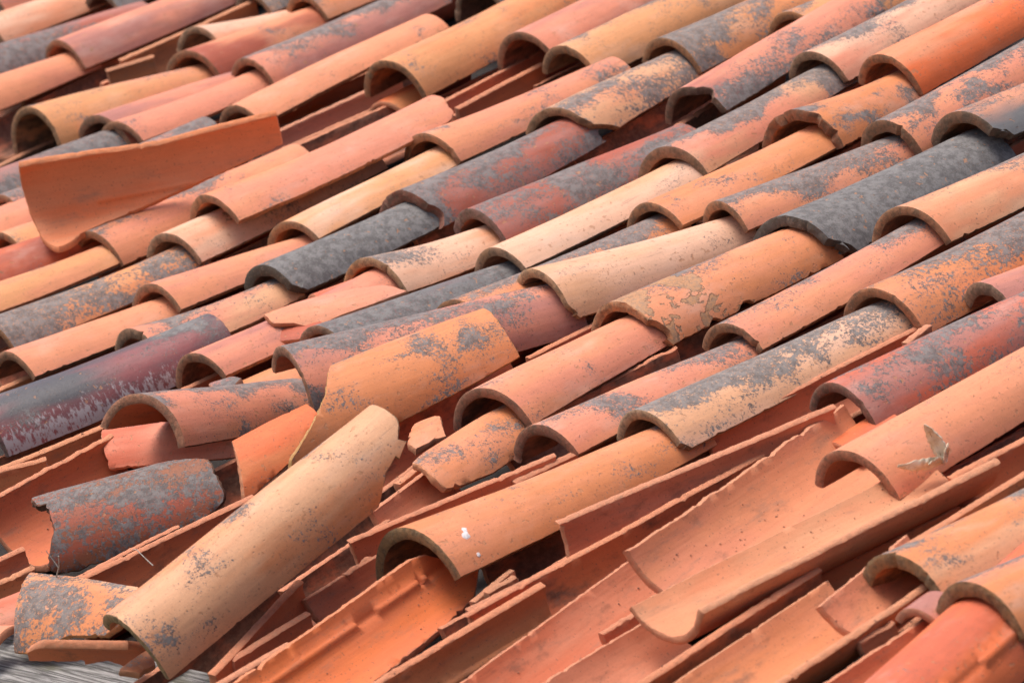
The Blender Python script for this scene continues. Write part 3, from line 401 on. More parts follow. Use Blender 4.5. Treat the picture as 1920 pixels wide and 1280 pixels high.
('g_a6b', 'g', 'gully tile beneath the long salmon tile with the hidden mouth', [-1.8396, 0.7403, -0.018], [0.9999, -0.0101, 0.0], [0.0101, 0.9989, -0.03], 0.088, 0, 1, [0, 0.5], [-4.5728, -1.7104], [[0.352, 0.08, 0.042], [0.503, 0.107, 0.048], [-0.35, 0, 0, 1]], {}),
('g_a4b', 'g', 'gully tile strip under the right flank of the mauve tile with grey blue crown', [-2.1024, 0.9623, -0.018], [1.0, -0.0055, 0.0], [0.0055, 0.999, -0.03], 0.088, 0, 1, [0, 0.5], [-4.5728, -1.7104], [[0.604, 0.216, 0.127], [0.503, 0.107, 0.048], [-0.35, 0, 0, 1]], {}),
('g_a35', 'g', 'gully tile edge between the grey blotched orange tile and the top border', [-2.4054, 1.3327, -0.018], [0.9997, -0.0229, 0.0], [0.0229, 0.9987, -0.03], 0.088, 0, 1, [0, 0.5], [-4.5728, -1.7104], [[0.352, 0.08, 0.042], [0.503, 0.107, 0.048], [-0.35, 0, 0, 1]], {}),
('g_a20', 'g', 'gully tile strip below the smooth peach ochre tile at the left', [-1.4438, -0.2623, -0.018], [0.9989, -0.0459, 0.0], [0.0459, 0.9979, -0.03], 0.088, 0, 1, [0, 0.5], [-4.5728, -1.7104], [[0.604, 0.216, 0.127], [0.503, 0.107, 0.048], [-0.35, 0, 0, 1]], {}),
('g_a19', 'g', 'gully tile strip below the speckled orange tile with the dark patch', [-1.206, -0.3251, -0.018], [0.9993, -0.0377, 0.0], [0.0377, 0.9983, -0.03], 0.088, 0, 1, [0, 0.5], [-4.5728, -1.7104], [[0.604, 0.216, 0.127], [0.503, 0.107, 0.048], [-0.35, 0, 0, 1]], {}),
('g_a23', 'g', 'red gully tile under the crusted lower edge of the glazed purple tile', [-0.7076, -0.6753, -0.018], [0.9955, -0.0944, 0.0], [0.0943, 0.9945, -0.03], 0.088, 0, 1, [0, 0.5], [-4.5728, -1.7104], [[0.617, 0.138, 0.042], [0.503, 0.107, 0.048], [-0.35, 0, 0, 1]], {}),
('g_m7', 'g', 'brick red gully tile under the wide mouthed ochre orange tile', [-1.5241, 0.9561, -0.018], [0.9938, 0.1112, 0.0], [-0.1111, 0.9928, -0.03], 0.088, 0, 1, [0, 0.5], [-4.5728, -1.7104], [[0.503, 0.107, 0.048], [0.604, 0.216, 0.127], [-0.35, 0, 0, 1]], {}),
('g_m8', 'g', 'dark red gully tile sliver beneath the black mouthed rose tile', [-1.3047, 1.1463, -0.018], [0.9962, 0.0869, 0.0], [-0.0868, 0.9952, -0.03], 0.088, 0, 1, [0, 0.5], [-4.5728, -1.7104], [[0.352, 0.08, 0.042], [0.503, 0.107, 0.048], [-0.35, 0, 0, 1]], {}),
('g_a31', 'g', 'gully tile in the shade right of the chipped rose tile', [-0.5417, 0.9753, -0.018], [0.9901, 0.1406, 0.0], [-0.1405, 0.9891, -0.03], 0.088, 0, 1, [0, 0.5], [-4.5728, -1.7104], [[0.352, 0.08, 0.042], [0.503, 0.107, 0.048], [-0.35, 0, 0, 1]], {}),
('g_m10', 'g', 'red gully tile exposed below the snapped corner of the dark freckled tan tile', [-0.7912, 0.8444, -0.018], [0.9766, 0.2153, 0.0], [-0.215, 0.9756, -0.03], 0.088, 0, 1, [0, 0.5], [-4.5728, -1.7104], [[0.617, 0.138, 0.042], [0.503, 0.107, 0.048], [-0.35, 0, 0, 1]], {}),
('g_m12', 'g', 'shaded red gully tile along the red flank of the slate grey tile', [-0.7503, 0.403, -0.018], [0.9959, 0.0904, 0.0], [-0.0903, 0.9949, -0.03], 0.088, 0, 1, [0, 0.5], [-4.5728, -1.7104], [[0.503, 0.107, 0.048], [0.604, 0.216, 0.127], [-0.35, 0, 0, 1]], {}),
('g_m13', 'g', 'gully tile sliver under the rusty mottled tile in the centre', [-0.4902, 0.3551, -0.018], [0.9991, -0.0435, 0.0], [0.0434, 0.9981, -0.03], 0.088, 0, 1, [0, 0.5], [-4.5728, -1.7104], [[0.352, 0.08, 0.042], [0.503, 0.107, 0.048], [-0.35, 0, 0, 1]], {}),
('g_m14', 'g', 'gully tile sliver below the pale tile with the charcoal crown streak', [-0.2725, 0.7057, -0.018], [0.9718, 0.236, 0.0], [-0.2357, 0.9708, -0.03], 0.088, 0, 1, [0, 0.5], [-4.5728, -1.7104], [[0.617, 0.138, 0.042], [0.503, 0.107, 0.048], [-0.35, 0, 0, 1]], {}),
('g_m19', 'g', 'gully tile sliver beside the orange tile with jagged dark rim', [-0.0817, 0.8843, -0.018], [0.9748, 0.223, 0.0], [-0.2228, 0.9738, -0.03], 0.088, 0, 1, [0, 0.5], [-4.5728, -1.7104], [[0.604, 0.216, 0.127], [0.503, 0.107, 0.048], [-0.35, 0, 0, 1]], {}),
('g_m20', 'g', 'dark gully tile sliver right of the pink tile with freckled crown', [0.1357, 0.8853, -0.018], [0.9972, 0.0752, 0.0], [-0.0752, 0.9962, -0.03], 0.088, 0, 1, [0, 0.5], [-4.5728, -1.7104], [[0.604, 0.216, 0.127], [0.503, 0.107, 0.048], [-0.35, 0, 0, 1]], {}),
('g_m23', 'g', 'gully tile sliver beneath the big dark charcoal tile', [0.3923, 0.451, -0.018], [0.9918, 0.128, 0.0], [-0.1278, 0.9908, -0.03], 0.088, 0, 1, [0, 0.5], [-4.5728, -1.7104], [[0.617, 0.138, 0.042], [0.503, 0.107, 0.048], [-0.35, 0, 0, 1]], {}),
('g_m29', 'g', 'brown red gully tile under the peach tile that carries the long pink one', [-1.185, 0.1217, -0.018], [0.9981, 0.0622, 0.0], [-0.0621, 0.9971, -0.03], 0.088, 0, 1, [0, 0.5], [-4.5728, -1.7104], [[0.503, 0.107, 0.048], [0.604, 0.216, 0.127], [-0.35, 0, 0, 1]], {}),
('g_m30', 'g', 'gully tile sliver right of the salmon tile below the upturned one', [-1.4339, 0.0895, -0.018], [0.9997, -0.0224, 0.0], [0.0224, 0.9987, -0.03], 0.088, 0, 1, [0, 0.5], [-4.5728, -1.7104], [[0.503, 0.107, 0.048], [0.604, 0.216, 0.127], [-0.35, 0, 0, 1]], {}),
('g_m25', 'g', 'gully tile sliver right of the clean pink round mouthed tile', [-0.9595, -0.0897, -0.018], [0.9999, -0.016, 0.0], [0.016, 0.9989, -0.03], 0.088, 0, 1, [0, 0.5], [-4.5728, -1.7104], [[0.503, 0.107, 0.048], [0.604, 0.216, 0.127], [-0.35, 0, 0, 1]], {}),
('g_m26', 'g', 'shaded gully tile right of the light pink tile with streaked crown', [-0.7737, -0.2691, -0.018], [0.998, -0.0638, 0.0], [0.0638, 0.997, -0.03], 0.088, 0, 1, [0, 0.5], [-4.5728, -1.7104], [[0.352, 0.08, 0.042], [0.503, 0.107, 0.048], [-0.35, 0, 0, 1]], {}),
('g_m28', 'g', 'black shaded gully tile along the slate tile with the blackened rim', [-0.7466, 0.0427, -0.018], [0.9996, 0.0279, 0.0], [-0.0279, 0.9986, -0.03], 0.088, 0, 1, [0, 0.5], [-4.5728, -1.7104], [[0.604, 0.216, 0.127], [0.503, 0.107, 0.048], [-0.35, 0, 0, 1]], {}),
('g_m33', 'g', 'gully tile sliver under the cream and orange tile', [-0.4639, 0.0988, -0.018], [0.9993, 0.0369, 0.0], [-0.0369, 0.9983, -0.03], 0.088, 0, 1, [0, 0.5], [-4.5728, -1.7104], [[0.604, 0.216, 0.127], [0.503, 0.107, 0.048], [-0.35, 0, 0, 1]], {}),
('g_a27', 'g', 'gully tile sliver between the mostly covered orange tile and the cream one', [-0.0475, -0.0032, -0.018], [0.9984, 0.0569, 0.0], [-0.0568, 0.9974, -0.03], 0.088, 0, 1, [0, 0.5], [-4.5728, -1.7104], [[0.617, 0.138, 0.042], [0.503, 0.107, 0.048], [-0.35, 0, 0, 1]], {}),
('g_m34', 'g', 'gully tile under the right flank of the large cream tile', [0.0405, 0.0928, -0.018], [0.9946, -0.1036, 0.0], [0.1035, 0.9936, -0.03], 0.088, 0, 1, [0, 0.5], [-4.5728, -1.7104], [[0.503, 0.107, 0.048], [0.604, 0.216, 0.127], [-0.35, 0, 0, 1]], {}),
('g_m35', 'g', 'dark red gully tile below the broken edge of the flaking tile', [0.3853, 0.0352, -0.018], [0.9997, 0.0264, 0.0], [-0.0264, 0.9987, -0.03], 0.088, 0, 1, [0, 0.5], [-4.5728, -1.7104], [[0.352, 0.08, 0.042], [0.503, 0.107, 0.048], [-0.35, 0, 0, 1]], {}),
('g_m36', 'g', 'dark gully tile between the large salmon pink tile and its smeared neighbour', [0.4538, -0.3124, -0.018], [0.9873, 0.1589, 0.0], [-0.1588, 0.9863, -0.03], 0.088, 0, 1, [0, 0.5], [-4.5728, -1.7104], [[0.617, 0.138, 0.042], [0.503, 0.107, 0.048], [-0.35, 0, 0, 1]], {}),
('g_m37b', 'g', 'gully tile sliver below the smooth pink tile with blue grey spots', [0.6315, 0.0575, -0.018], [0.998, 0.0633, 0.0], [-0.0632, 0.997, -0.03], 0.088, 0, 1, [0, 0.5], [-4.5728, -1.7104], [[0.352, 0.08, 0.042], [0.503, 0.107, 0.048], [-0.35, 0, 0, 1]], {}),
('g_m38', 'g', 'red gully tile under the tan tile with the charcoal stripe', [0.8642, -0.3175, -0.018], [0.9996, -0.0293, 0.0], [0.0293, 0.9986, -0.03], 0.088, 0, 1, [0, 0.5], [-4.5728, -1.7104], [[0.503, 0.107, 0.048], [0.604, 0.216, 0.127], [-0.35, 0, 0, 1]], {}),
('g_m39', 'g', 'gully tile strip below the charcoal covered orange tile', [0.8876, 0.2024, -0.018], [0.9982, 0.0604, 0.0], [-0.0603, 0.9972, -0.03], 0.088, 0, 1, [0, 0.5], [-4.5728, -1.7104], [[0.352, 0.08, 0.042], [0.503, 0.107, 0.048], [-0.35, 0, 0, 1]], {}),
('g_m40', 'g', 'gully tile beneath the dusky red tile above the splinters', [1.1371, -0.136, -0.018], [0.9994, -0.0338, 0.0], [0.0338, 0.9984, -0.03], 0.088, 0, 1, [0, 0.5], [-4.5728, -1.7104], [[0.352, 0.08, 0.042], [0.503, 0.107, 0.048], [-0.35, 0, 0, 1]], {}),
('g_m41', 'g', 'gully tile under the tile that carries the dry leaf', [1.437, -0.3487, -0.018], [0.9977, 0.067, 0.0], [-0.067, 0.9968, -0.03], 0.088, 0, 1, [0, 0.5], [-4.5728, -1.7104], [[0.617, 0.138, 0.042], [0.503, 0.107, 0.048], [-0.35, 0, 0, 1]], {}),
('p1', 'p', 'long splintered tile edge lying over the right flank of the tile with bird droppings', [1.0573, -0.6728, 0.0337], [0.985, -0.1725, 0.0], [0.1724, 0.9846, -0.0287], 0.085, 0, 1, [0, 0.522], [-2.618, -1.2566], [[0.503, 0.107, 0.048], [0.604, 0.216, 0.127], [-0.35, 0, 0, 1]], {'jag': 0.01}),
('p2', 'p', 'long upturned tile with raised edge in the gully right of the bird dropping tile', [1.1297, -0.9139, 0.0033], [1.0, -0.0041, 0.0], [0.0041, 1.0, -0.0032], 0.09, 0, 1, [0, 0.623], [-2.8798, -1.3614], [[0.503, 0.107, 0.048], [0.617, 0.138, 0.042], [-0.35, 0, 0, 1]], {'jag': 0.016}),
('b23', 'p', 'splintered upturned tile with notched lower edge at bottom centre', [1.1895, -1.1865, -0.0071], [0.9969, 0.0781, -0.0], [-0.0781, 0.9969, 0.0], 0.085, 0, 1, [0, 0.41], [-2.4086, -1.2217], [[0.617, 0.138, 0.042], [0.578, 0.205, 0.076], [-0.35, 0, 0, 1]], {'jag': 0.016, 'rib': -2.059}),
('b23b', 'p', 'small red sliver standing just behind the notched upturned tile at bottom centre', [1.1066, -0.9035, -0.0043], [0.9933, -0.1154, 0.0], [0.1154, 0.9933, 0.0], 0.085, 0, 1, [0, 0.135], [-2.0944, -1.2566], [[0.503, 0.107, 0.048], [0.352, 0.08, 0.042], [-0.35, 0, 0, 1]], {'jag': 0.006}),
('p3', 'p', 'long pink upturned tile running off the bottom edge at centre', [1.3219, -1.101, 0.033], [0.9732, 0.2301, -0.0], [-0.2301, 0.9732, -0.0], 0.12, 0, 1, [0, 0.568], [-3.7525, -1.9548], [[0.604, 0.216, 0.127], [0.503, 0.107, 0.048], [-0.35, 0, 0, 1]], {'jag': 0.004}),
('p4', 'p', 'second pink upturned tile at the bottom edge, half under the notched peach one', [1.4432, -1.02, 0.027], [0.9982, 0.0604, -0.0], [-0.0604, 0.9982, -0.0], 0.12, 0, 1, [0, 0.282], [-3.7525, -1.9548], [[0.604, 0.216, 0.127], [0.503, 0.107, 0.048], [-0.35, 0, 0, 1]], {'jag': 0.004}),
('p5', 'p', 'wide pink upturned tile with rough broken rim below the tan striped tile', [1.3043, -0.662, 0.0752], [0.9713, 0.2378, -0.0], [-0.2377, 0.9709, -0.0287], 0.125, 0, 1, [0, 0.593], [-3.4907, -1.8151], [[0.604, 0.216, 0.127], [0.631, 0.238, 0.117], [-0.35, 0, 0, 1]], {'jag': 0.004, 'rimj': 0.004}),
('p6', 'p', 'peach upturned tile with a brown weathered right wall reaching towards the dry leaf', [1.4342, -0.816, 0.1019], [0.9941, -0.0416, 0.0998], [0.0441, 0.9987, -0.0237], 0.12, 0, 1, [0, 0.591], [-4.1539, -2.1991], [[0.631, 0.238, 0.117], [0.604, 0.314, 0.168], [-0.35, 0, 0, 1]], {'jag': 0.002}),
('p7', 'p', 'thin red brown tile splinter standing on edge below the notched peach tile', [1.6568, -1.0139, -0.0111], [0.994, 0.1097, -0.0], [-0.1097, 0.994, 0.0], 0.085, 0, 1, [0, 0.43], [-2.0071, -1.2217], [[0.617, 0.138, 0.042], [0.503, 0.107, 0.048], [-0.35, 0, 0, 1]], {'jag': 0.005}),
('p8', 'p', 'orange upturned tile with a stained hollow near the bottom right', [1.7112, -0.9621, 0.0541], [0.9912, 0.1263, 0.04], [-0.1264, 0.992, 0.0], 0.118, 0, 1, [0, 0.369], [-4.2935, -2.0071], [[0.578, 0.205, 0.076], [0.631, 0.238, 0.117], [-0.35, 0, 0, 1]], {'jag': 0.003}),
('b24', 'p', 'pink broken tile end lying in the orange upturned tile near the olive rims', [1.754, -0.6837, 0.0624], [0.9621, 0.2727, -0.0], [-0.2727, 0.9621, 0.0], 0.105, 0, 1, [0, 0.245], [-3.7525, -2.0071], [[0.604, 0.216, 0.127], [0.631, 0.238, 0.117], [-0.35, 0, 0, 1]], {'jag': 0.004}),
('p9', 'p', 'narrow brick red upturned tile at the bottom edge beside the last orange tile', [1.9584, -0.9116, 0.0259], [0.9954, 0.096, -0.0], [-0.096, 0.9954, 0.0], 0.1, 0, 1, [0, 0.285], [-3.4907, -1.8326], [[0.503, 0.107, 0.048], [0.604, 0.216, 0.127], [-0.35, 0, 0, 1]], {'jag': 0.004}),
('p11', 'v', 'smooth orange red tile coming out of the thick rim in the bottom right corner', [2.0481, -0.924, -0.055], [0.9551, 0.2963, -0.0], [-0.2963, 0.9551, 0.0], 0.1, 0, 1, [0, 0.62], [-1.2217, 1.4835], [[0.503, 0.107, 0.048], [0.617, 0.138, 0.042], [-0.35, 0, 0, 1]], {'rib': 0.89, 'rib0': 0}),
('b25', 'v', 'small brick red tile end inside the mouth of the dusky red tile', [1.0942, -0.1827, -0.065], [1.0, 0.0051, -0.0], [-0.0051, 1.0, 0.0], 0.065, 0, 1, [0, 0.12], [-0.5236, 1.0472], [[0.617, 0.138, 0.042], [0.503, 0.107, 0.048], [-0.35, 0, 0, 1]], {}),
('p12', 'p', 'red upturned tile in the gully under the tan striped tile', [0.8962, -0.2256, -0.016], [0.9978, -0.0657, 0.0], [0.0657, 0.9978, 0.0], 0.092, 0, 1, [0, 0.488], [-3.4907, -1.3963], [[0.503, 0.107, 0.048], [0.604, 0.216, 0.127], [-0.35, 0, 0, 1]], {'jag': 0.004}),
('p13', 'p', 'orange upturned tile above the freckled olive rimmed tile at the right edge', [1.7146, -0.5624, 0.0013], [0.9983, 0.0581, -0.0], [-0.0581, 0.9983, -0.0], 0.09, 0, 1, [0, 0.362], [-3.3161, -1.3614], [[0.617, 0.138, 0.042], [0.578, 0.205, 0.076], [-0.35, 0, 0, 1]], {'jag': 0.004}),
('p14', 'p', 'notched orange tile remnant in the gully beneath the brown weathered wall', [1.5454, -0.5779, -0.015], [0.9917, -0.1285, 0.0], [0.1285, 0.9917, 0.0], 0.08, 0, 1, [0, 0.28], [-2.7925, -1.6581], [[0.578, 0.205, 0.076], [0.617, 0.138, 0.042], [-0.35, 0, 0, 1]], {'jag': 0.014, 'rib': -2.443}),
('p15', 'p', 'orange red tile edge right of the dry leaf at the right border', [1.5507, -0.2677, -0.0113], [0.9969, -0.079, 0.0], [0.079, 0.9969, -0.0], 0.09, 0, 1, [0, 0.179], [-3.4907, -1.309], [[0.617, 0.138, 0.042], [0.503, 0.107, 0.048], [-0.35, 0, 0, 1]], {'jag': 0.004}),
('p16', 'p', 'red upturned tile with raised edge behind the bird dropping tile', [0.639, -0.7946, 0.0117], [0.9838, -0.1792, 0.0], [0.1792, 0.9836, -0.0205], 0.088, 0, 1, [0, 0.39], [-2.8798, -1.3614], [[0.503, 0.107, 0.048], [0.604, 0.216, 0.127], [-0.35, 0, 0, 1]], {'jag': 0.006}),
('p16b', 'p', 'thin red splinter between the dark mouthed pink tile and the bird dropping tile', [0.7035, -0.4933, -0.01], [0.994, -0.1094, 0.0], [0.1094, 0.994, 0.0], 0.085, 0, 1, [0, 0.124], [-2.0944, -1.309], [[0.352, 0.08, 0.042], [0.503, 0.107, 0.048], [-0.35, 0, 0, 1]], {'jag': 0.004}),
('p17', 'p', 'pink upturned tile under the lower edge of the leaning ochre tile', [0.146, -0.4752, -0.0078], [0.9982, 0.0608, -0.0], [-0.0608, 0.9982, 0.0], 0.09, 0, 1, [0, 0.439], [-3.6652, -1.4835], [[0.604, 0.216, 0.127], [0.503, 0.107, 0.048], [-0.35, 0, 0, 1]], {'jag': 0.004}),
('b21', 'p', 'short red upturned tile right of the big loose tan tile', [0.4989, -0.6154, 0.0078], [0.9557, 0.2943, -0.0], [-0.2943, 0.9557, 0.0], 0.09, 0, 1, [0, 0.201], [-3.3161, -1.6581], [[0.503, 0.107, 0.048], [0.604, 0.216, 0.127], [-0.35, 0, 0, 1]], {'jag': 0.004}),
('p18', 'p', 'dark red upturned tile in the shade right of the loose tan tile', [0.5659, -0.8682, -0.022], [0.9784, 0.2069, -0.0], [-0.2069, 0.9784, 0.0], 0.09, 0, 1, [0, 0.274], [-3.3161, -1.5708], [[0.352, 0.08, 0.042], [0.503, 0.107, 0.048], [-0.35, 0, 0, 1]], {'jag': 0.004}),
('b14', 'p', 'dull pink broken tile end with dark front rim beside the loose tan tile', [0.7172, -0.9273, 0.0196], [0.992, 0.1259, -0.0], [-0.1259, 0.992, 0.0], 0.09, 0, 1, [0, 0.168], [-2.9671, -1.7453], [[0.604, 0.216, 0.127], [0.503, 0.107, 0.048], [-0.35, 0, 0, 1]], {'jag': 0.004}),
('b16', 'p', 'big bright orange upturned tile with broken rib below the bird dropping tiles mouth', [1.0301, -1.2753, 0.0733], [0.9785, 0.2064, -0.0], [-0.2064, 0.9785, 0.0], 0.14, 0, 1, [0, 0.484], [-3.927, -1.885], [[0.776, 0.156, 0.023], [0.73, 0.156, 0.045], [-0.35, 0, 0, 1]], {'poly': [[-0.063, -1.831], [0.3068, -1.798], [0.4807, -1.769], [0.5159, -1.828], [0.5928, -2.323], [0.5333, -2.61], [0.4843, -2.698], [0.4225, -2.733], [0.3166, -2.819], [0.2342, -2.845], [0.1361, -3.07]], 'jag': 0.004, 'rib': -2.059, 'rib0': 0.01}),
('b11', 'p', 'long red splinter standing on edge beside the loose tan tile', [0.8004, -1.1668, -0.0153], [0.9124, 0.4093, -0.0], [-0.4086, 0.9108, 0.0593], 0.08, 0, 1, [0, 0.303], [-2.0595, -1.2217], [[0.503, 0.107, 0.048], [0.617, 0.138, 0.042], [-0.35, 0, 0, 1]], {'jag': 0.006}),
('b12', 'p', 'middle red splinter of the three beside the loose tan tile', [0.7892, -1.1361, -0.0147], [0.9931, 0.1177, -0.0], [-0.1177, 0.9931, -0.0], 0.08, 0, 1, [0, 0.172], [-1.885, -1.2566], [[0.503, 0.107, 0.048], [0.352, 0.08, 0.042], [-0.35, 0, 0, 1]], {'jag': 0.003}),
('b13', 'p', 'lowest pink red splinter at the bottom edge beside the loose tan tile', [0.8599, -1.2342, -0.0127], [0.9986, 0.0537, -0.0], [-0.0537, 0.9986, 0.0], 0.08, 0, 1, [0, 0.167], [-2.618, -1.2566], [[0.604, 0.216, 0.127], [0.503, 0.107, 0.048], [-0.35, 0, 0, 1]], {'jag': 0.003}),
('b6', 'p', 'long red tile edge between the dark mottled shard and the loose tan tile', [0.1908, -1.0442, -0.0043], [0.9969, -0.0787, 0.0], [0.0787, 0.9969, 0.0], 0.085, 0, 1, [0, 0.355], [-2.618, -1.2566], [[0.617, 0.138, 0.042], [0.503, 0.107, 0.048], [-0.35, 0, 0, 1]], {'jag': 0.006}),
('b6b', 'p', 'orange red tile bottom deep in the hollow left of the loose tan tile', [0.1929, -0.9368, -0.0374], [0.9873, 0.1586, -0.0], [-0.1586, 0.9873, 0.0], 0.085, 0, 1, [0, 0.207], [-3.1416, -1.4835], [[0.73, 0.156, 0.045], [0.617, 0.138, 0.042], [-0.35, 0, 0, 1]], {'jag': 0.006}),
('b5', 'p', 'wide red upturned tile with pale rim at the lower left edge', [-0.3565, -0.8533, 0.0009], [0.9981, 0.0621, -0.0], [-0.0621, 0.9981, 0.0], 0.11, 0, 1, [0, 0.296], [-3.4907, -1.3963], [[0.503, 0.107, 0.048], [0.617, 0.138, 0.042], [-0.35, 0, 0, 1]], {'jag': 0.006, 'rimj': 0.003}),
('b5a', 'p', 'long orange tile edge directly under the glazed purple tile', [-0.5156, -0.7929, -0.0018], [0.9722, -0.2342, 0.0], [0.2342, 0.9722, 0.0], 0.09, 0, 1, [0, 0.265], [-2.3562, -1.3265], [[0.617, 0.138, 0.042], [0.578, 0.205, 0.076], [-0.35, 0, 0, 1]], {'jag': 0.003}),
('b5b', 'p', 'short red sliver lying on the rims at the lower left edge', [-0.4931, -0.8174, 0.0134], [0.8563, -0.5165, 0.0], [0.5159, 0.8553, -0.0488], 0.07, 0, 1, [0, 0.102], [-1.9548, -1.2566], [[0.503, 0.107, 0.048], [0.578, 0.205, 0.076], [-0.35, 0, 0, 1]], {'jag': 0.003}),
('b5c', 'p', 'second small red sliver tucked under the first at the lower left edge', [-0.5067, -0.7695, -0.0166], [0.9993, 0.038, -0.0], [-0.038, 0.9993, 0.0], 0.07, 0, 1, [0, 0.091], [-2.1817, -1.2566], [[0.352, 0.08, 0.042], [0.503, 0.107, 0.048], [-0.35, 0, 0, 1]], {'jag': 0.003}),
('b7a', 'p', 'red tile fragment at the left edge left of the mottled shard', [-0.1327, -1.0371, -0.0085], [0.9915, -0.1305, 0.0], [0.1305, 0.9915, 0.0], 0.06, 0, 1, [0, 0.069], [-2.1817, -1.2217], [[0.503, 0.107, 0.048], [0.604, 0.216, 0.127], [-0.35, 0, 0, 1]], {'jag': 0.003}),
('b7b', 'p', 'tan brown tile fragment just above the orange grey shard at the left edge', [-0.0636, -1.086, -0.0205], [0.9919, -0.1272, 0.0], [0.1272, 0.9919, 0.0], 0.06, 0, 1, [0, 0.087], [-1.9548, -1.2217], [[0.578, 0.205, 0.076], [0.223, 0.076, 0.034], [-0.35, 0, 0, 1]], {'jag': 0.003}),
('b7c', 'v', 'small pink tile fragment left of the orange grey shard', [-0.0275, -1.1439, -0.07], [0.9609, -0.2768, 0.0], [0.2768, 0.9609, -0.0], 0.07, 0, 1, [0, 0.09], [-0.5236, 0.9599], [[0.604, 0.216, 0.127], [0.503, 0.107, 0.048], [-0.35, 0, 0, 1]], {}),
('b7d', 'v', 'lowest small pink fragment at the left edge above the wooden board', [0.0612, -1.2102, -0.055], [0.2766, -0.961, 0.0], [0.961, 0.2766, 0.0], 0.06, 0, 1, [0, 0.06], [-0.5236, 0.8727], [[0.604, 0.216, 0.127], [0.631, 0.238, 0.117], [-0.35, 0, 0, 1]], {}),
('d1', 'p', 'mauve upturned tile in the gully behind the long pink tile', [-1.7326, 0.7143, -0.0206], [0.998, -0.0635, 0.0], [0.0635, 0.998, 0.0], 0.09, 0, 1, [0, 0.369], [-2.7925, -1.3963], [[0.371, 0.144, 0.112], [0.352, 0.08, 0.042], [-0.35, 0, 0, 1]], {'jag': 0.003}),
('d2', 'p', 'red upturned tile in the gully above the chipped end of the long pink tile', [-1.5996, 0.6973, -0.012], [0.9929, -0.119, 0.0], [0.119, 0.9929, 0.0], 0.09, 0, 1, [0, 0.347], [-3.4907, -1.5708], [[0.352, 0.08, 0.042], [0.503, 0.107, 0.048], [-0.35, 0, 0, 1]], {'jag': 0.003}),
('d3', 'p', 'red upturned tile under the lower edge of the wide mouthed ochre orange tile', [-1.3987, 0.927, -0.0128], [0.9966, 0.0824, -0.0], [-0.0824, 0.9966, 0.0], 0.09, 0, 1, [0, 0.361], [-3.1416, -1.4835], [[0.503, 0.107, 0.048], [0.371, 0.144, 0.112], [-0.35, 0, 0, 1]], {'jag': 0.003}),
('d4', 'p', 'orange tile edge in front of the black mouthed rose tile', [-1.318, 0.9491, -0.0263], [0.9964, 0.0851, -0.0], [-0.0851, 0.9964, 0.0], 0.085, 0, 1, [0, 0.25], [-2.618, -1.2566], [[0.617, 0.138, 0.042], [0.503, 0.107, 0.048], [-0.35, 0, 0, 1]], {'jag': 0.003}),
('d5', 'p', 'long brown orange tile edge beside the rose pink tile at the top left', [-2.6885, 1.0071, -0.002], [0.9989, -0.046, 0.0], [0.046, 0.9989, 0.0], 0.085, 0, 1, [0, 0.376], [-2.2689, -1.309], [[0.223, 0.076, 0.034], [0.578, 0.205, 0.076], [-0.35, 0, 0, 1]], {'jag': 0.005}),
('d6', 'p', 'short brown splinter below the long brown orange edge at the top left', [-2.7094, 0.9473, -0.0096], [0.9331, -0.3596, 0.0], [0.3594, 0.9325, -0.0361], 0.07, 0, 1, [0, 0.111], [-1.9199, -1.2566], [[0.578, 0.205, 0.076], [0.223, 0.076, 0.034], [-0.35, 0, 0, 1]], {'jag': 0.003}),
('d7', 'p', 'dark brown tile edge crossing the ochre mouth at the left edge', [-2.44, 0.4742, -0.0327], [1.0, 0.0087, -0.0], [-0.0087, 1.0, 0.0], 0.08, 0, 1, [0, 0.168], [-2.1817, -1.309], [[0.352, 0.08, 0.042], [0.223, 0.076, 0.034], [-0.35, 0, 0, 1]], {'jag': 0.003}),
('a22', 'p', 'brown tile edge inside the salmon mouth low on the left edge', [-1.0257, -0.4521, -0.0286], [0.9904, -0.1379, 0.0], [0.1379, 0.9904, 0.0], 0.08, 0, 1, [0, 0.093], [-2.7925, -1.3614], [[0.223, 0.076, 0.034], [0.578, 0.205, 0.076], [-0.35, 0, 0, 1]], {'jag': 0.003}),
('d8', 'p', 'deep red upturned tile in the dark gully right of the bird dropping tile', [1.0194, -0.8856, -0.0213], [0.9998, 0.0187, -0.0], [-0.0187, 0.9998, -0.0], 0.1, 0, 1, [0, 0.35], [-4.3633, -1.6581], [[0.352, 0.08, 0.042], [0.503, 0.107, 0.048], [-0.35, 0, 0, 1]], {'jag': 0.003}),
('d9', 'p', 'small pink fragment under the charcoal covered orange tile', [0.9613, 0.1724, -0.0022], [0.9658, 0.2593, -0.0], [-0.2593, 0.9658, 0.0], 0.07, 0, 1, [0, 0.076], [-2.2689, -1.3963], [[0.604, 0.216, 0.127], [0.503, 0.107, 0.048], [-0.35, 0, 0, 1]], {'jag': 0.003}),
('m9w', 'p', 'brown red tile edge inside the hollow of the chipped rose tile at the top right', [-0.6193, 0.9754, -0.0266], [0.9812, 0.1932, -0.0], [-0.1932, 0.9812, 0.0], 0.08, 0, 1, [0, 0.144], [-2.618, -1.3614], [[0.352, 0.08, 0.042], [0.223, 0.076, 0.034], [-0.35, 0, 0, 1]], {'jag': 0.003}),
('m27w', 'p', 'red tile edge inside the mouth of the clean rose tile', [-0.5216, -0.341, -0.0189], [0.9968, -0.0802, 0.0], [0.0802, 0.9968, 0.0], 0.08, 0, 1, [0, 0.091], [-2.9671, -1.3963], [[0.503, 0.107, 0.048], [0.223, 0.076, 0.034], [-0.35, 0, 0, 1]], {'jag': 0.003}),
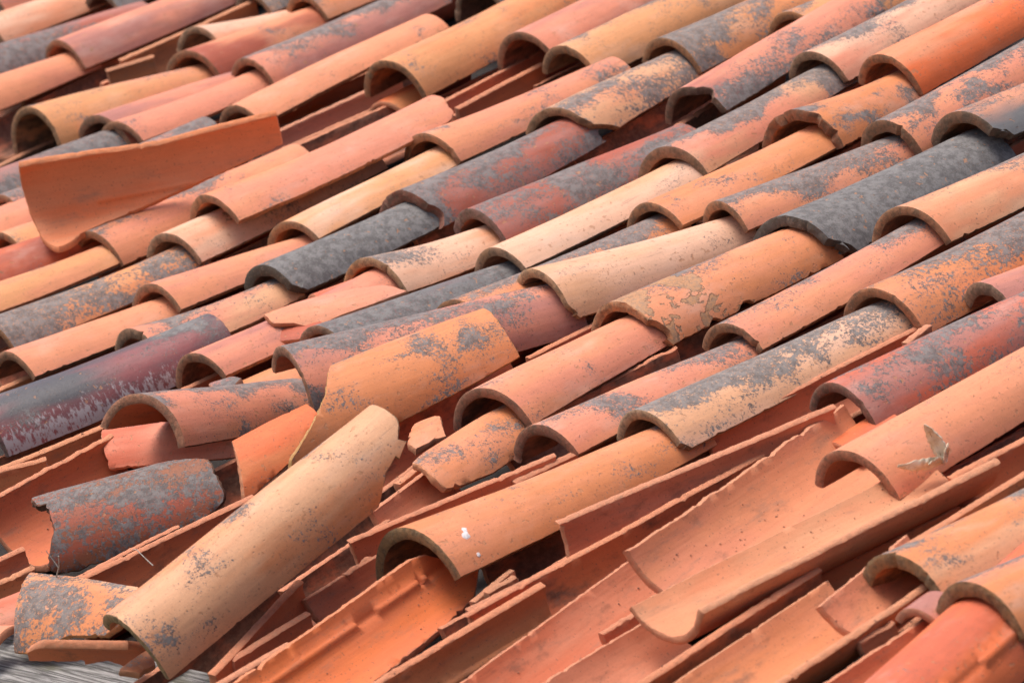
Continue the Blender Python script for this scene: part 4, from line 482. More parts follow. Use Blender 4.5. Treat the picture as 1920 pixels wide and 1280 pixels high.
('e1', 'p', 'deep red upturned tile in the hollow along the right side of the loose tan tile', [0.5085, -0.9001, -0.0335], [0.9435, 0.3313, -0.0], [-0.3313, 0.9435, 0.0], 0.1, 0, 1, [0, 0.575], [-4.3633, -1.5359], [[0.352, 0.08, 0.042], [0.503, 0.107, 0.048], [-0.35, 0, 0, 1]], {'jag': 0.004}),
('e2', 'p', 'shaded red upturned tile between the bird dropping tile and the long splinters', [0.8663, -0.6979, -0.035], [0.9891, -0.1472, 0.0], [0.1472, 0.9891, 0.0], 0.1, 0, 1, [0, 0.405], [-4.3633, -1.5708], [[0.352, 0.08, 0.042], [0.503, 0.107, 0.048], [-0.35, 0, 0, 1]], {'jag': 0.004}),
('e3', 'p', 'dark red tile almost hidden beneath the loose tan tile', [0.6163, -1.2065, -0.0387], [0.9727, 0.2321, -0.0], [-0.2321, 0.9727, -0.0], 0.1, 0, 1, [0, 0.385], [-4.3633, -1.4835], [[0.352, 0.08, 0.042], [0.503, 0.107, 0.048], [-0.35, 0, 0, 1]], {'jag': 0.004}),
('e4', 'p', 'dark red tile deep in the hollow beneath the freckled half tile', [-0.1192, -0.6551, -0.0437], [0.9996, -0.0293, 0.0], [0.0293, 0.9996, 0.0], 0.1, 0, 1, [0, 0.401], [-4.3633, -1.4835], [[0.352, 0.08, 0.042], [0.503, 0.107, 0.048], [-0.35, 0, 0, 1]], {'jag': 0.004}),
('e5', 'p', 'dark red tile strip under the lower edge of the mottled shard', [0.02, -1.0382, -0.0478], [0.9998, -0.0189, 0.0], [0.0189, 0.9998, 0.0], 0.09, 0, 1, [0, 0.31], [-4.3633, -1.4835], [[0.352, 0.08, 0.042], [0.503, 0.107, 0.048], [-0.35, 0, 0, 1]], {'jag': 0.004}),
('e6', 'p', 'dark red chipped gully tile below the right flank of the large salmon pink tile', [0.4375, -0.2741, -0.0151], [0.9995, -0.0304, 0.0], [0.0304, 0.9995, 0.0], 0.09, 0, 1, [0, 0.354], [-4.3633, -1.5359], [[0.503, 0.107, 0.048], [0.604, 0.216, 0.127], [-0.35, 0, 0, 1]], {'jag': 0.006, 'rimj': 0.004}),
('q1', 'p', 'tiny brick red chip beside the pink brown flake in the gully', [0.9957, -0.8003, -0.0104], [0.9961, 0.0877, -0.0], [-0.0877, 0.9961, 0.0], 0.05, 0, 1, [0, 0.065], [-2.1817, -1.3614], [[0.503, 0.107, 0.048], [0.223, 0.076, 0.034], [-0.35, 0, 0, 1]], {'jag': 0.008, 'rimj': 0.004}),
('q2', 'p', 'short red splinter lying left of the big bright orange upturned tile', [0.8343, -1.0109, -0.0104], [0.9967, 0.0814, -0.0], [-0.0814, 0.9967, 0.0], 0.05, 0, 1, [0, 0.079], [-2.1817, -1.3614], [[0.503, 0.107, 0.048], [0.617, 0.138, 0.042], [-0.35, 0, 0, 1]], {'jag': 0.008, 'rimj': 0.004}),
('q3', 'p', 'dark red chip between the standing splinters beside the loose tan tile', [0.7521, -1.0878, -0.0154], [0.9788, 0.2047, -0.0], [-0.2047, 0.9788, -0.0], 0.05, 0, 1, [0, 0.091], [-2.1817, -1.3614], [[0.352, 0.08, 0.042], [0.503, 0.107, 0.048], [-0.35, 0, 0, 1]], {'jag': 0.008, 'rimj': 0.004}),
('q4', 'p', 'small red chip behind the raised edge of the red upturned tile', [0.5665, -0.7109, -0.0104], [0.9904, 0.1382, -0.0], [-0.1382, 0.9904, 0.0], 0.05, 0, 1, [0, 0.067], [-2.1817, -1.3614], [[0.503, 0.107, 0.048], [0.604, 0.216, 0.127], [-0.35, 0, 0, 1]], {'jag': 0.008, 'rimj': 0.004}),
('q5', 'p', 'small brown chip in the gully below the brown weathered wall', [1.4397, -0.5775, -0.0204], [0.9973, 0.0739, -0.0], [-0.0739, 0.9973, -0.0], 0.05, 0, 1, [0, 0.074], [-2.1817, -1.3614], [[0.578, 0.205, 0.076], [0.223, 0.076, 0.034], [-0.35, 0, 0, 1]], {'jag': 0.008, 'rimj': 0.004}),
('q6', 'p', 'narrow salmon splinter right of the upper end of the loose tan tile', [0.415, -0.5345, -0.0004], [0.9423, 0.3349, -0.0], [-0.3349, 0.9423, 0.0], 0.05, 0, 1, [0, 0.093], [-2.1817, -1.3614], [[0.631, 0.238, 0.117], [0.503, 0.107, 0.048], [-0.35, 0, 0, 1]], {'jag': 0.008, 'rimj': 0.004}),
('q7', 'p', 'short dark splinter in the shade under the long splintered edge', [1.0246, -0.7006, -0.0304], [0.9962, -0.0877, 0.0], [0.0877, 0.9962, 0.0], 0.05, 0, 1, [0, 0.084], [-2.1817, -1.3614], [[0.352, 0.08, 0.042], [0.503, 0.107, 0.048], [-0.35, 0, 0, 1]], {'jag': 0.008, 'rimj': 0.004}),
('q8', 'p', 'small red splinter in front of the wide pink rough rimmed tile', [1.3076, -0.8189, -0.0304], [0.9924, 0.1229, -0.0], [-0.1229, 0.9924, 0.0], 0.05, 0, 1, [0, 0.085], [-2.1817, -1.3614], [[0.503, 0.107, 0.048], [0.223, 0.076, 0.034], [-0.35, 0, 0, 1]], {'jag': 0.008, 'rimj': 0.004}),
('q9', 'p', 'small brown splinter in the hollow under the mottled shard', [0.1243, -0.8147, -0.0204], [0.9983, -0.0575, 0.0], [0.0575, 0.9983, 0.0], 0.05, 0, 1, [0, 0.072], [-2.1817, -1.3614], [[0.223, 0.076, 0.034], [0.352, 0.08, 0.042], [-0.35, 0, 0, 1]], {'jag': 0.008, 'rimj': 0.004}),
('q10', 'p', 'short splinter leaning below the pink broken tile end', [1.8307, -0.7441, -0.0104], [0.9999, 0.0155, -0.0], [-0.0155, 0.9999, 0.0], 0.05, 0, 1, [0, 0.074], [-2.1817, -1.3614], [[0.503, 0.107, 0.048], [0.352, 0.08, 0.042], [-0.35, 0, 0, 1]], {'jag': 0.008, 'rimj': 0.004}),
('q11', 'p', 'red chip beside the dull pink broken tile end', [0.6707, -0.8362, -0.0004], [0.9701, 0.2426, -0.0], [-0.2426, 0.9701, 0.0], 0.05, 0, 1, [0, 0.07], [-2.1817, -1.3614], [[0.503, 0.107, 0.048], [0.352, 0.08, 0.042], [-0.35, 0, 0, 1]], {'jag': 0.008, 'rimj': 0.004}),
('q12', 'p', 'pink chip at the mouth of the dusky red tile', [1.0899, -0.211, 0.0196], [0.9979, -0.0655, 0.0], [0.0655, 0.9979, 0.0], 0.05, 0, 1, [0, 0.061], [-2.1817, -1.3614], [[0.604, 0.216, 0.127], [0.223, 0.076, 0.034], [-0.35, 0, 0, 1]], {'jag': 0.008, 'rimj': 0.004}),
('b18', 'v', 'orange pink broken tile with grey flecks under the large clean salmon pink tile', [0.4011, -0.4985, -0.05], [0.9591, 0.2829, -0.0], [-0.2828, 0.9587, -0.0319], 0.085, 0, 1, [0, 0], [0, 0], [[0.631, 0.238, 0.117], [0.578, 0.205, 0.076], [-0.12, -0.2, 0, 1]], {'poly': [[-0.0214, -0.112], [0.0436, -0.34], [0.1399, -0.368], [0.222, -0.022], [0.3775, 0.094], [0.2932, 1.107], [0.1076, 1.225], [0.0682, 1.226], [-0.0096, 1.091], [-0.0445, 0.967], [-0.0463, 0.611]]}),
('a28', 'v', 'ochre orange tile leaning on the deep pink tile in the centre left', [0.011, -0.3858, 0.0001], [0.988, -0.1546, 0.0], [0.1544, 0.9867, -0.05], 0.115, 0, 1, [0, 0], [0, 0], [[0.578, 0.205, 0.076], [0.578, 0.205, 0.076], [-0.17, -0.05, -0.15, 1.2]], {'poly': [[0.017, -0.295], [0.104, -0.294], [0.2101, -0.295], [0.3117, -0.082], [0.3019, 0.613], [0.3007, 0.96], [0.3024, 1.176], [0.2173, 1.294], [0.1049, 1.401], [-0.005, 1.486], [-0.1072, 1.723], [-0.1745, 1.679], [-0.1618, 1.396], [-0.1054, 1.041], [-0.0516, 0.634]]}),
('b19', 'v', 'small cracked peach shard between the leaning ochre tile and the black mouth', [0.2275, -0.3995, -0.1], [0.9799, 0.1995, -0.0], [-0.1995, 0.9799, 0.0], 0.12, 0, 1, [0, 0], [0, 0], [[0.631, 0.238, 0.117], [0.617, 0.138, 0.042], [-0.35, 0, 0, 1]], {'poly': [[0.0476, -0.284], [0.0757, 0.014], [0.046, 0.271], [0.024, 0.489], [-0.0106, 0.422], [-0.0408, 0.385], [-0.0341, 0.192]]}),
('b2', 'v', 'orange broken tile end standing between the freckled half tile and the loose tan tile', [-0.0952, -0.5478, -0.06], [1.0, 0.0058, -0.0], [-0.0058, 1.0, 0.0], 0.095, 0, 1, [0, 0], [0, 0], [[0.617, 0.138, 0.042], [0.578, 0.205, 0.076], [-0.35, 0, 0, 1]], {'poly': [[0.0064, -0.171], [0.0904, -0.198], [0.1664, -0.089], [0.1524, 0.517], [0.0688, 0.998], [-0.0561, 1.301], [-0.0673, 1.247], [-0.0492, 0.853]]}),
('b3', 'v', 'smooth red slab of tile under the freckled half tile', [-0.5134, -0.5618, -0.08], [0.5249, -0.8511, 0.0], [0.8511, 0.5249, 0.0], 0.1, 0, 1, [0, 0], [0, 0], [[0.503, 0.107, 0.048], [0.604, 0.216, 0.127], [-0.35, 0, 0, 1]], {'poly': [[-0.0003, -0.054], [0.1039, -0.331], [0.2596, -0.053], [0.2969, 1.095], [0.1735, 1.048], [0.039, 0.958], [0.0284, 0.667]]}),
('b4', 'v', 'dark mottled tile shard, rust and blue grey, with a jagged left end at lower left', [-0.3105, -0.8446, -0.08], [0.8081, -0.589, 0.0], [0.5889, 0.808, -0.0161], 0.115, 0, 1, [0, 0], [0, 0], [[0.223, 0.076, 0.034], [0.352, 0.08, 0.042], [0.08, -0.1, -0.02, 2.4]], {'poly': [[-0.0022, -0.043], [0.0644, -0.303], [0.1363, -0.302], [0.2185, -0.303], [0.3109, 0.233], [0.3227, 0.561], [0.3316, 0.958], [0.3266, 1.073], [0.3095, 1.174], [0.2546, 1.322], [0.2023, 1.469], [0.1065, 1.483], [0.0272, 1.518], [0.0044, 1.397], [0.0186, 1.115], [0.0337, 0.807], [0.0298, 0.656], [0.0279, 0.437], [0.008, 0.231]]}),
('b8', 'v', 'orange shard with a charcoal patch behind the front end of the loose tan tile', [0.0423, -1.0936, -0.0849], [0.1951, -0.9808, 0.0], [0.9801, 0.1949, -0.0362], 0.13, 0, 1, [0, 0], [0, 0], [[0.578, 0.205, 0.076], [0.604, 0.314, 0.168], [-0.05, 0, -0.36, 2.0]], {'poly': [[-0.004, -0.147], [0.1196, -0.119], [0.2721, 0.005], [0.3293, 0.487], [0.2691, 0.823], [0.1894, 0.867], [0.1075, 1.156], [0.0664, 1.152], [0.058, 0.87], [0.0282, 0.334]]}),
('b9', 'p', 'orange red snapped tile piece lying on the wooden board', [0.3089, -1.3009, -0.0036], [0.2894, -0.9572, 0.0], [0.957, 0.2894, -0.0196], 0.06, 0, 1, [0, 0], [0, 0], [[0.617, 0.138, 0.042], [0.503, 0.107, 0.048], [-0.35, 0, 0, 1]], {'poly': [[-0.0012, -1.129], [0.0647, -0.464], [0.1135, -0.462], [0.2044, -0.462], [0.2407, -0.464], [0.2522, -0.989], [0.235, -1.338], [0.1996, -1.652], [0.1632, -1.414], [0.1142, -1.583], [0.1149, -1.433], [0.0468, -1.504], [-0.0048, -1.48]]}),
('b9b', 'v', 'small brown chip under the front rim of the loose tan tile', [0.5338, -1.2317, -0.06], [0.9661, 0.2581, -0.0], [-0.2581, 0.9661, 0.0], 0.08, 0, 1, [0, 0], [0, 0], [[0.578, 0.205, 0.076], [0.223, 0.076, 0.034], [-0.35, 0, 0, 1]], {'poly': [[-0.0234, 0.243], [0.0467, 0.216], [0.0245, 0.643], [-0.0107, 0.616]]}),
('a24', 'v', 'pink broken tile with pointed ends lying loose on the gully left of centre', [-0.5793, -0.1223, -0.023], [0.8112, -0.5847, 0.0], [0.5845, 0.8108, -0.0314], 0.085, 0, 1, [0, 0], [0, 0], [[0.604, 0.216, 0.127], [0.631, 0.238, 0.117], [-0.35, 0, 0, 1]], {'poly': [[-0.0044, 0.183], [0.0304, 0.055], [0.0986, -0.283], [0.162, -0.096], [0.2193, 0.138], [0.2615, 0.593], [0.1968, 0.681], [0.1349, 0.773], [0.1054, 0.848], [0.0773, 0.9], [0.0455, 0.688], [0.0098, 0.557]]}),
('a24c', 'v', 'small dark red shard under the pointed pink broken tile', [-0.5672, -0.1376, -0.045], [0.4804, -0.8771, 0.0], [0.8771, 0.4804, 0.0], 0.08, 0, 1, [0, 0], [0, 0], [[0.352, 0.08, 0.042], [0.503, 0.107, 0.048], [-0.35, 0, 0, 1]], {'poly': [[-0.0027, 0.079], [0.0161, -0.164], [0.1088, -0.1], [0.1352, 0.355], [0.0839, 0.562], [0.0298, 0.554]]}),
('a24d', 'v', 'pink tile end emerging from the brown mouth of the cream and orange tile', [-0.6411, 0.0245, -0.0419], [0.9748, -0.2229, 0.0], [0.2227, 0.974, -0.0413], 0.07, 0, 1, [0, 0.25], [-0.9599, 1.309], [[0.604, 0.216, 0.127], [0.503, 0.107, 0.048], [-0.35, 0, 0, 1]], {}),
('s1', 'v', 'small pale mauve shard poking out above the freckled half tile', [-0.4415, -0.3614, -0.06], [0.8183, -0.5749, 0.0], [0.5749, 0.8183, 0.0], 0.09, 0, 1, [0, 0], [0, 0], [[0.371, 0.144, 0.112], [0.133, 0.13, 0.13], [0.1, 0, 0, 1]], {'poly': [[-0.0005, -0.289], [0.0323, -0.29], [0.0587, 0.141], [0.0455, 0.318], [0.0208, 0.297], [0.0009, 0.073]]}),
('s2', 'v', 'light orange tile in the gully between the clean rose tile and the deep pink one', [-0.4688, -0.3077, -0.085], [0.9762, -0.217, 0.0], [0.217, 0.9762, 0.0], 0.085, 0, 1, [0, 0.28], [-1.0472, 1.309], [[0.631, 0.238, 0.117], [0.578, 0.205, 0.076], [-0.35, 0, 0, 1]], {}),
('s3', 'v', 'small orange tile end under the wide dark mouth in the upper middle', [-1.658, 0.9456, -0.07], [0.9877, 0.1561, -0.0], [-0.1561, 0.9877, 0.0], 0.07, 0, 1, [0, 0.1], [-0.8727, 1.0472], [[0.578, 0.205, 0.076], [0.617, 0.138, 0.042], [-0.35, 0, 0, 1]], {}),
('s4', 'p', 'small pink brown flake in the gully right of the bird dropping tile', [0.9913, -0.8061, -0.0152], [0.9409, 0.3388, -0.0], [-0.3388, 0.9409, 0.0], 0.06, 0, 1, [0, 0.118], [-2.618, -1.4835], [[0.604, 0.216, 0.127], [0.223, 0.076, 0.034], [-0.35, 0, 0, 1]], {'jag': 0.008}),
('s5', 'v', 'little mauve fragment between the two thick olive rims', [1.8529, -0.6782, -0.02], [0.9835, 0.1808, -0.0], [-0.1808, 0.9835, 0.0], 0.05, 0, 1, [0, 0.06], [-0.8727, 1.2217], [[0.371, 0.144, 0.112], [0.604, 0.216, 0.127], [-0.35, 0, 0, 1]], {}),
('a16', 'p', 'orange red upturned tile tilted across the others at upper left, its hollow side showing', [-1.5929, 0.0258, 0.1446], [0.8318, -0.5551, 0.0], [0.5525, 0.828, -0.0961], 0.105, 0, 1, [0, 0], [0, 0], [[0.631, 0.238, 0.117], [0.73, 0.156, 0.045], [-0.35, 0, 0, 1]], {'poly': [[-0.0014, -0.799], [0.0771, -0.846], [0.2817, -0.977], [0.5215, -0.744], [0.5218, -1.231], [0.5217, -1.562], [0.3966, -1.909], [0.26, -2.252], [0.147, -2.579], [0.0908, -2.794], [0.0477, -3.407], [0.0156, -2.671], [0.0002, -2.009], [-0.0058, -1.38]], 'rib': -2.025, 'rib0': 0.14}),
]
BROWN, FRESH = (.27, .15, .08), (.55, .25, .14)
# per tile details: rim colour, rim age 0..1, thickness, rim roughness, chips in (s, theta, radius), flaking, crust
D = {
 'm12': dict(rim=(.20,.09,.06), th=.022, rough=.0035, chips=[(0,-.2,.012),(.0,.9,.02)]),
 'm13': dict(rim=(.17,.13,.11), th=.018, rough=.0025), 'm19': dict(rim=(.16,.07,.045), th=.02, rough=.004, chips=[(0,-.3,.02),(0,.5,.012)]),
 'm10': dict(outline=[(0,-1),(1,-1),(1,1),(.17,1),(.13,.9),(.03,.74),(0,.5)], rough=.0025), 'm28': dict(rim=(.10,.075,.05), th=.02, rough=.003, chips=[(0,1.1,.02)]),
 'm23': dict(rim=(.13,.11,.09), th=.018, rough=.003, chips=[(0,1.1,.04)]), 'm21': dict(rim=(.16,.10,.06), th=.02, rough=.002, chips=[(0,1.2,.03)]),
 'm20': dict(rim=(.18,.11,.065), th=.022, rough=.002), 'm14': dict(rim=(.19,.13,.08), th=.02), 'a31': dict(rim=(.12,.09,.06), rough=.003, chips=[(0,.6,.02)]),
 'm35': dict(rim=(.42,.22,.11), rough=.003, chips=[(0,1.0,.03),(.12,1.2,.012),(.2,1.22,.014)], flake=1.055),
 'm5': dict(outline=[(0,-1),(.95,-1),(.99,-.6),(1,-.2),(1,.4),(.98,.7),(.985,.85),(.95,1),(.6,1),(.59,.97),(.58,1),(0,1)], rough=.0018), 'm45': dict(rim=(.27,.20,.10), rough=.0014, outline=[(0,-1),(.97,-1),(1,-.8),(1,.2),(.96,.4),(.975,.5),(.93,.62),(.925,.56),(.87,.66),(.84,.8),(.80,1),(0,1)]),
 'm38': dict(rim=(.26,.19,.11), chips=[(0,1.1,.012)]), 'm42': dict(rim=(.20,.165,.085), th=.0185), 'm43': dict(rim=(.17,.13,.065), th=.020, rough=.003),
 'm44': dict(rim=(.17,.13,.065), th=.020, rough=.003), 'm34': dict(rim=(.38,.22,.11), rough=.002, chips=[(0,1.2,.016)]), 'm26': dict(rim=(.18,.15,.09), th=.018, rough=.002),
 'm36': dict(rim=(.20,.11,.075), th=.016), 'm37': dict(rim=(.14,.08,.055), th=.017), 'a23': dict(crust=1.0, rim=(.12,.08,.08)),
 'm39': dict(rim=(.33,.14,.07)), 'm33': dict(rim=(.30,.18,.08)), 'm40': dict(rim=(.16,.10,.07), speck=1.7), 'm41': dict(rim=(.33,.15,.09)), 'm46': dict(rim=(.20,.16,.10), th=.02),
 'm31': dict(rim=(.25,.13,.08), rough=.002), 'a28': dict(rim=(.42,.27,.10)), 'm16': dict(rim=(.26,.13,.06)), 'b4': dict(rim=(.08,.05,.035), rough=.004, speck=2.4), 'a16': dict(rim=(.62,.24,.11)),
 'b18': dict(rim=(.6,.27,.14)), 'b8': dict(rim=(.50,.24,.10), speck=2.4), 'm10': dict(outline=[(0,-1),(1,-1),(1,1),(.17,1),(.13,.9),(.03,.74),(0,.5)], rough=.0025, speck=2.2), 'a19': dict(speck=1.9), 'm39': dict(rim=(.33,.14,.07), speck=1.9), 'm38': dict(rim=(.26,.19,.11), chips=[(0,1.1,.012)], speck=1.7),
}
GROUPS = {'c': 'rounded cover tiles laid in rows', 'g': 'deep gully tiles under the rows', 'p': 'upturned and splintered tiles in the broken gullies', 'v': 'broken tile pieces lying loose'}
NAMES = {'c': 'cover_tile', 'g': 'gully_tile', 'p': 'channel_tile', 'v': 'tile_shard'}
CATS = {'c': 'clay tile', 'g': 'gully tile', 'p': 'broken tile', 'v': 'tile shard'}
objs = {}
for i, (pid, ty, label, O, X, Y, r, zc, k, sr, ar, col, opt) in enumerate(PIECES):
    dd = D.get(pid, {}); L = max(sr[1], .001)
    th = dd.get('th', .0155 if ty == 'c' else .0135)
    rimj = opt.get('rimj', 0); jg = opt.get('jag', 0)
    if 'poly' in opt:
        poly = [(s, a * r) for s, a in opt['poly']]; jag = None; rough = dd.get('rough', .002)
    else:
        poly = [(sr[0], ar[0] * r), (sr[1], ar[0] * r), (sr[1], ar[1] * r), (sr[0], ar[1] * r)]
        rough = dd.get('rough', .0011 if ty == 'c' else .0016); jag = None
        if jg or rimj:
            lo, hi = ar[0] * r, ar[1] * r
            def jag(p, q, lo=lo, hi=hi, jg=jg, rimj=rimj, i=i):
                if abs(p.y - lo) < 1e-5: return jg * (1.1 * shard(p.x, i, .045) + .5 * shard(p.x, i + 9, .013)) * (1 if hash1(math.floor(p.x / .12), i) > .25 else .25)
                if abs(p.y - hi) < 1e-5: return rimj * (shard(p.x, i + 3, .02) + .6 * shard(p.x, i + 5, .008))
                return jg * .8 * shard(p.y, i + 7, .02)
    if 'outline' in dd:
        lo, hi = ar[0] * r, ar[1] * r; poly = [(L * a, (lo + hi) / 2 + (hi - lo) / 2 * b_) for a, b_ in dd['outline']]
    chips = [(s, a * r, c) for s, a, c in dd.get('chips', ())]
    tshape = (lambda s, L=L: 1.12 - .3 * s / L) if ty == 'c' else None
    V, F, K = arc_piece(r, zc, k, L, poly, th=th, jag=jag, rough=rough, chips=chips, seed=i * 1.37, rib=opt.get('rib'), rib0=opt.get('rib0', 0), warp=.0016 if ty == 'c' else .0022, tshape=tshape)
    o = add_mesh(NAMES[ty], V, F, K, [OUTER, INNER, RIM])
    place(o, O, X, Y)
    rnd = random.Random(i * 7 + 3)
    o['colA'] = col[0]; o['colB'] = col[1]; o['lichen'] = [float(t) for t in col[2][:3]]; o['lichen_scale'] = float(col[2][3])
    o['seed'] = [rnd.uniform(0, 50) for _ in range(3)]
    o['rim'] = list(dd.get('rim', BROWN if ty == 'c' else FRESH)); o['rim_age'] = 1.0 if ty == 'c' else .25
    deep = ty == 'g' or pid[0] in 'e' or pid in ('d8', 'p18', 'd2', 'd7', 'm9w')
    o['grime_shade'] = .66 if deep else rnd.uniform(.08, .36) if ty == 'p' else .55 if ty == 'c' and pid not in ('m31', 'm45', 'm32', 'm41') else .1  # silt on open channels; shade of mouths and gaps painted on covers, deep tiles
    if pid in ('a16', 'b16'): o['grime_shade'] = .06
    o['bloom'] = 0.0 if pid in ('a23', 'b4', 'm23', 'm28', 'm12', 'm13', 'a25', 'm39') else rnd.uniform(.3, 1.0)
    o['speck'] = dd.get('speck', rnd.uniform(.7, 1.3))
    o['flake'] = dd.get('flake', .87 if rnd.random() < .2 and ty == 'c' else .3); o['crust'] = dd.get('crust', 0.0)
    tag(o, label, CATS[ty], GROUPS[ty]); objs[pid] = o
# ---------------------------------------------------------------- roof deck, eave board
def box(name, u0, u1, v0, v1, w0, w1, mat, nu=1, nv=1, amp=0):
    V, F = [], []
    for w_ in (w0, w1):
        for a in range(nu + 1):
            for b in range(nv + 1):
                u = u0 + (u1 - u0) * a / nu; v = v0 + (v1 - v0) * b / nv
                V.append((u, v, w_ + amp * noise.noise(Vector((u * 3, v * 30, w_)))))
    q = (nu + 1) * (nv + 1); I = lambda a, b, t: t * q + a * (nv + 1) + b
    for a in range(nu):
        for b in range(nv):
            F.append([I(a, b, 1), I(a + 1, b, 1), I(a + 1, b + 1, 1), I(a, b + 1, 1)]); F.append([I(a, b, 0), I(a, b + 1, 0), I(a + 1, b + 1, 0), I(a + 1, b, 0)])
        F.append([I(a, 0, 0), I(a + 1, 0, 0), I(a + 1, 0, 1), I(a, 0, 1)]); F.append([I(a, nv, 1), I(a + 1, nv, 1), I(a + 1, nv, 0), I(a, nv, 0)])
    for b in range(nv):
        F.append([I(0, b, 1), I(0, b + 1, 1), I(0, b + 1, 0), I(0, b, 0)]); F.append([I(nu, b, 0), I(nu, b + 1, 0), I(nu, b + 1, 1), I(nu, b, 1)])
    o = add_mesh(name, V, F, [], [mat], smooth=False); o.matrix_world = ROOF; return o
deck_m = simple('deck_wood', (.012, .009, .008), .95, (.024, .017, .013), 12, (12, 1, 1), .003)
struct(box('roof_deck', -6, 5, -1.16, 3.6, -.16, -.115, deck_m))
wood = NB('weathered_wood')
tc = wood.n('ShaderNodeTexCoord').outputs['Object']
Pw = wood.vmath('MULTIPLY', tc, (.05, 1, 1)); g = wood.noise(Pw, 130, 6, .7, .6); g2 = wood.noise(wood.vmath('MULTIPLY', tc, (.3, 1, 1)), 14, 4, .6)
cw = wood.mix(wood.ramp(g, .36, .62), (.07, .066, .06), (.32, .31, .295))
cw = wood.mix(wood.ramp(wood.noise(wood.vmath('MULTIPLY', tc, (.02, 1, 1)), 320, 3, .6), .40, .47, .75, 0), cw, (.03, .028, .025))
cw = wood.mix(wood.ramp(g2, .56, .68, 0, .8), cw, (.09, .085, .05)); cw = wood.mix(wood.ramp(wood.noise(tc, 30, 5, .7), .62, .7, 0, .8), cw, (.07, .10, .02))
wood.put(wood.b.inputs['Base Color'], cw); wood.b.inputs['Roughness'].default_value = .9; wood.put(wood.b.inputs['Normal'], wood.bump(g, 1, .004))
b = box('eave_board', -1.6, 2.6, -1.42, -1.10, -.10, -.058, wood.m, 60, 14, .006)
tag(b, 'weathered grey wooden board with moss along the eave at the bottom left corner', 'board')
wall_m = simple('wall_plaster', (.45, .38, .30), .9, (.36, .30, .23), 3, (1, 1, 1), .004)
wl = box('house_wall', -6, 5, -1.0, 3.6, -3.4, -.165, wall_m); wl['label'] = 'plastered house wall under the tiled roof'; wl['category'] = 'wall'
# wall stays upright: rebuild as a vertical prism below the deck
me = wl.data
for v_ in me.vertices:
    wv = ROOF @ v_.co
    if v_.co.z < -1: 
        top = ROOF @ Vector((v_.co.x, v_.co.y, -.165)); v_.co = ROOF.inverted() @ Vector((top.x, top.y, 0))
gr = bpy.data.meshes.new('ground'); gr.from_pydata([(-600, -600, 0), (600, -600, 0), (600, 600, 0), (-600, 600, 0)], [], [(0, 1, 2, 3)])
gr.materials.append(simple('ground_grass', (.06, .09, .03), .95, (.12, .11, .06), 2)); go = bpy.data.objects.new('ground', gr); C.objects.link(go); struct(go)

# ---------------------------------------------------------------- debris crumbs lying in the broken gullies
from mathutils.bvhtree import BVHTree
def roof_bvh(ids):
    V, F = [], []
    roof_bvh.own = []
    for k_ in ids:
        o = objs[k_]; b0 = len(V); mw = ROOF.inverted() @ o.matrix_world
        V += [mw @ v.co for v in o.data.vertices]; F += [[b0 + i for i in p.vertices] for p in o.data.polygons]
        roof_bvh.own += [o.name.startswith(('channel', 'gully'))] * len(o.data.polygons)
    return BVHTree.FromPolygons(V, F)
tree = roof_bvh(objs.keys())
rnd = random.Random(11)
V, F = [], []
n_ok = 0
for _ in range(9000):
    if n_ok >= 1500: break
    u, v = rnd.uniform(-.7, 2.4), rnd.uniform(-1.2, .1)
    dens = noise.noise(Vector((u * 3.2, v * 3.2, 4)))
    if dens < -.05: continue
    loc, nor_, idx, dist = tree.ray_cast(Vector((u, v, .6)), Vector((0, 0, -1)))
    if loc is None or loc.z > .02 or nor_.z < .6 or not roof_bvh.own[idx]: continue
    s_ = rnd.choice((.0006, .0008, .001, .0014, .0018)) * (1.6 if rnd.random() < .05 else 1)
    b0 = len(V); c = loc + nor_ * s_ * .4
    for dx, dy, dz in ((1, 0, 0), (-1, 0, 0), (0, 1, 0), (0, -1, 0), (0, 0, 1), (0, 0, -1)):
        V.append(c + Vector((dx * rnd.uniform(.6, 1.5), dy * rnd.uniform(.6, 1.5), dz * rnd.uniform(.4, .9))) * s_)
    for a_, b_, c_ in ((0, 2, 4), (2, 1, 4), (1, 3, 4), (3, 0, 4), (2, 0, 5), (1, 2, 5), (3, 1, 5), (0, 3, 5)): F.append([b0 + a_, b0 + b_, b0 + c_])
    n_ok += 1
cr = add_mesh('clay_crumbs', V, F, [], [simple('crumb_clay', (.36, .17, .10), .95, (.16, .09, .06), 30)], smooth=False)
cr.matrix_world = ROOF; cr['kind'] = 'stuff'; cr['label'] = 'crumbs of broken clay and dirt scattered in the open gullies'


# ---------------------------------------------------------------- leaf, twigs, droppings
def tube(pts, rads, n=6):
    V, F = [], []
    for i, (p, r_) in enumerate(zip(pts, rads)):
        t = (pts[min(i + 1, len(pts) - 1)] - pts[max(i - 1, 0)]).normalized(); a = t.orthogonal().normalized(); b_ = t.cross(a)
        for j in range(n): V.append(p + (a * math.cos(j * 2 * math.pi / n) + b_ * math.sin(j * 2 * math.pi / n)) * r_)
    for i in range(len(pts) - 1):
        for j in range(n): F.append([i * n + j, i * n + (j + 1) % n, (i + 1) * n + (j + 1) % n, (i + 1) * n + j])
    F.append(list(range(n))[::-1]); F.append([(len(pts) - 1) * n + j for j in range(n)])
    return V, F
leaf_m = NB('dry_leaf'); tcl = leaf_m.n('ShaderNodeTexCoord').outputs['Object']
leaf_m.put(leaf_m.b.inputs['Base Color'], leaf_m.mix(leaf_m.ramp(leaf_m.noise(tcl, 60, 5, .6), .4, .62), (.68, .60, .46), (.52, .42, .28)))
leaf_m.b.inputs['Roughness'].default_value = .75; leaf_m.put(leaf_m.b.inputs['Normal'], leaf_m.bump(leaf_m.noise(tcl, 150, 4, .6), .6, .001))
leaf_root = bpy.data.objects.new('dry_leaf', None); C.objects.link(leaf_root)
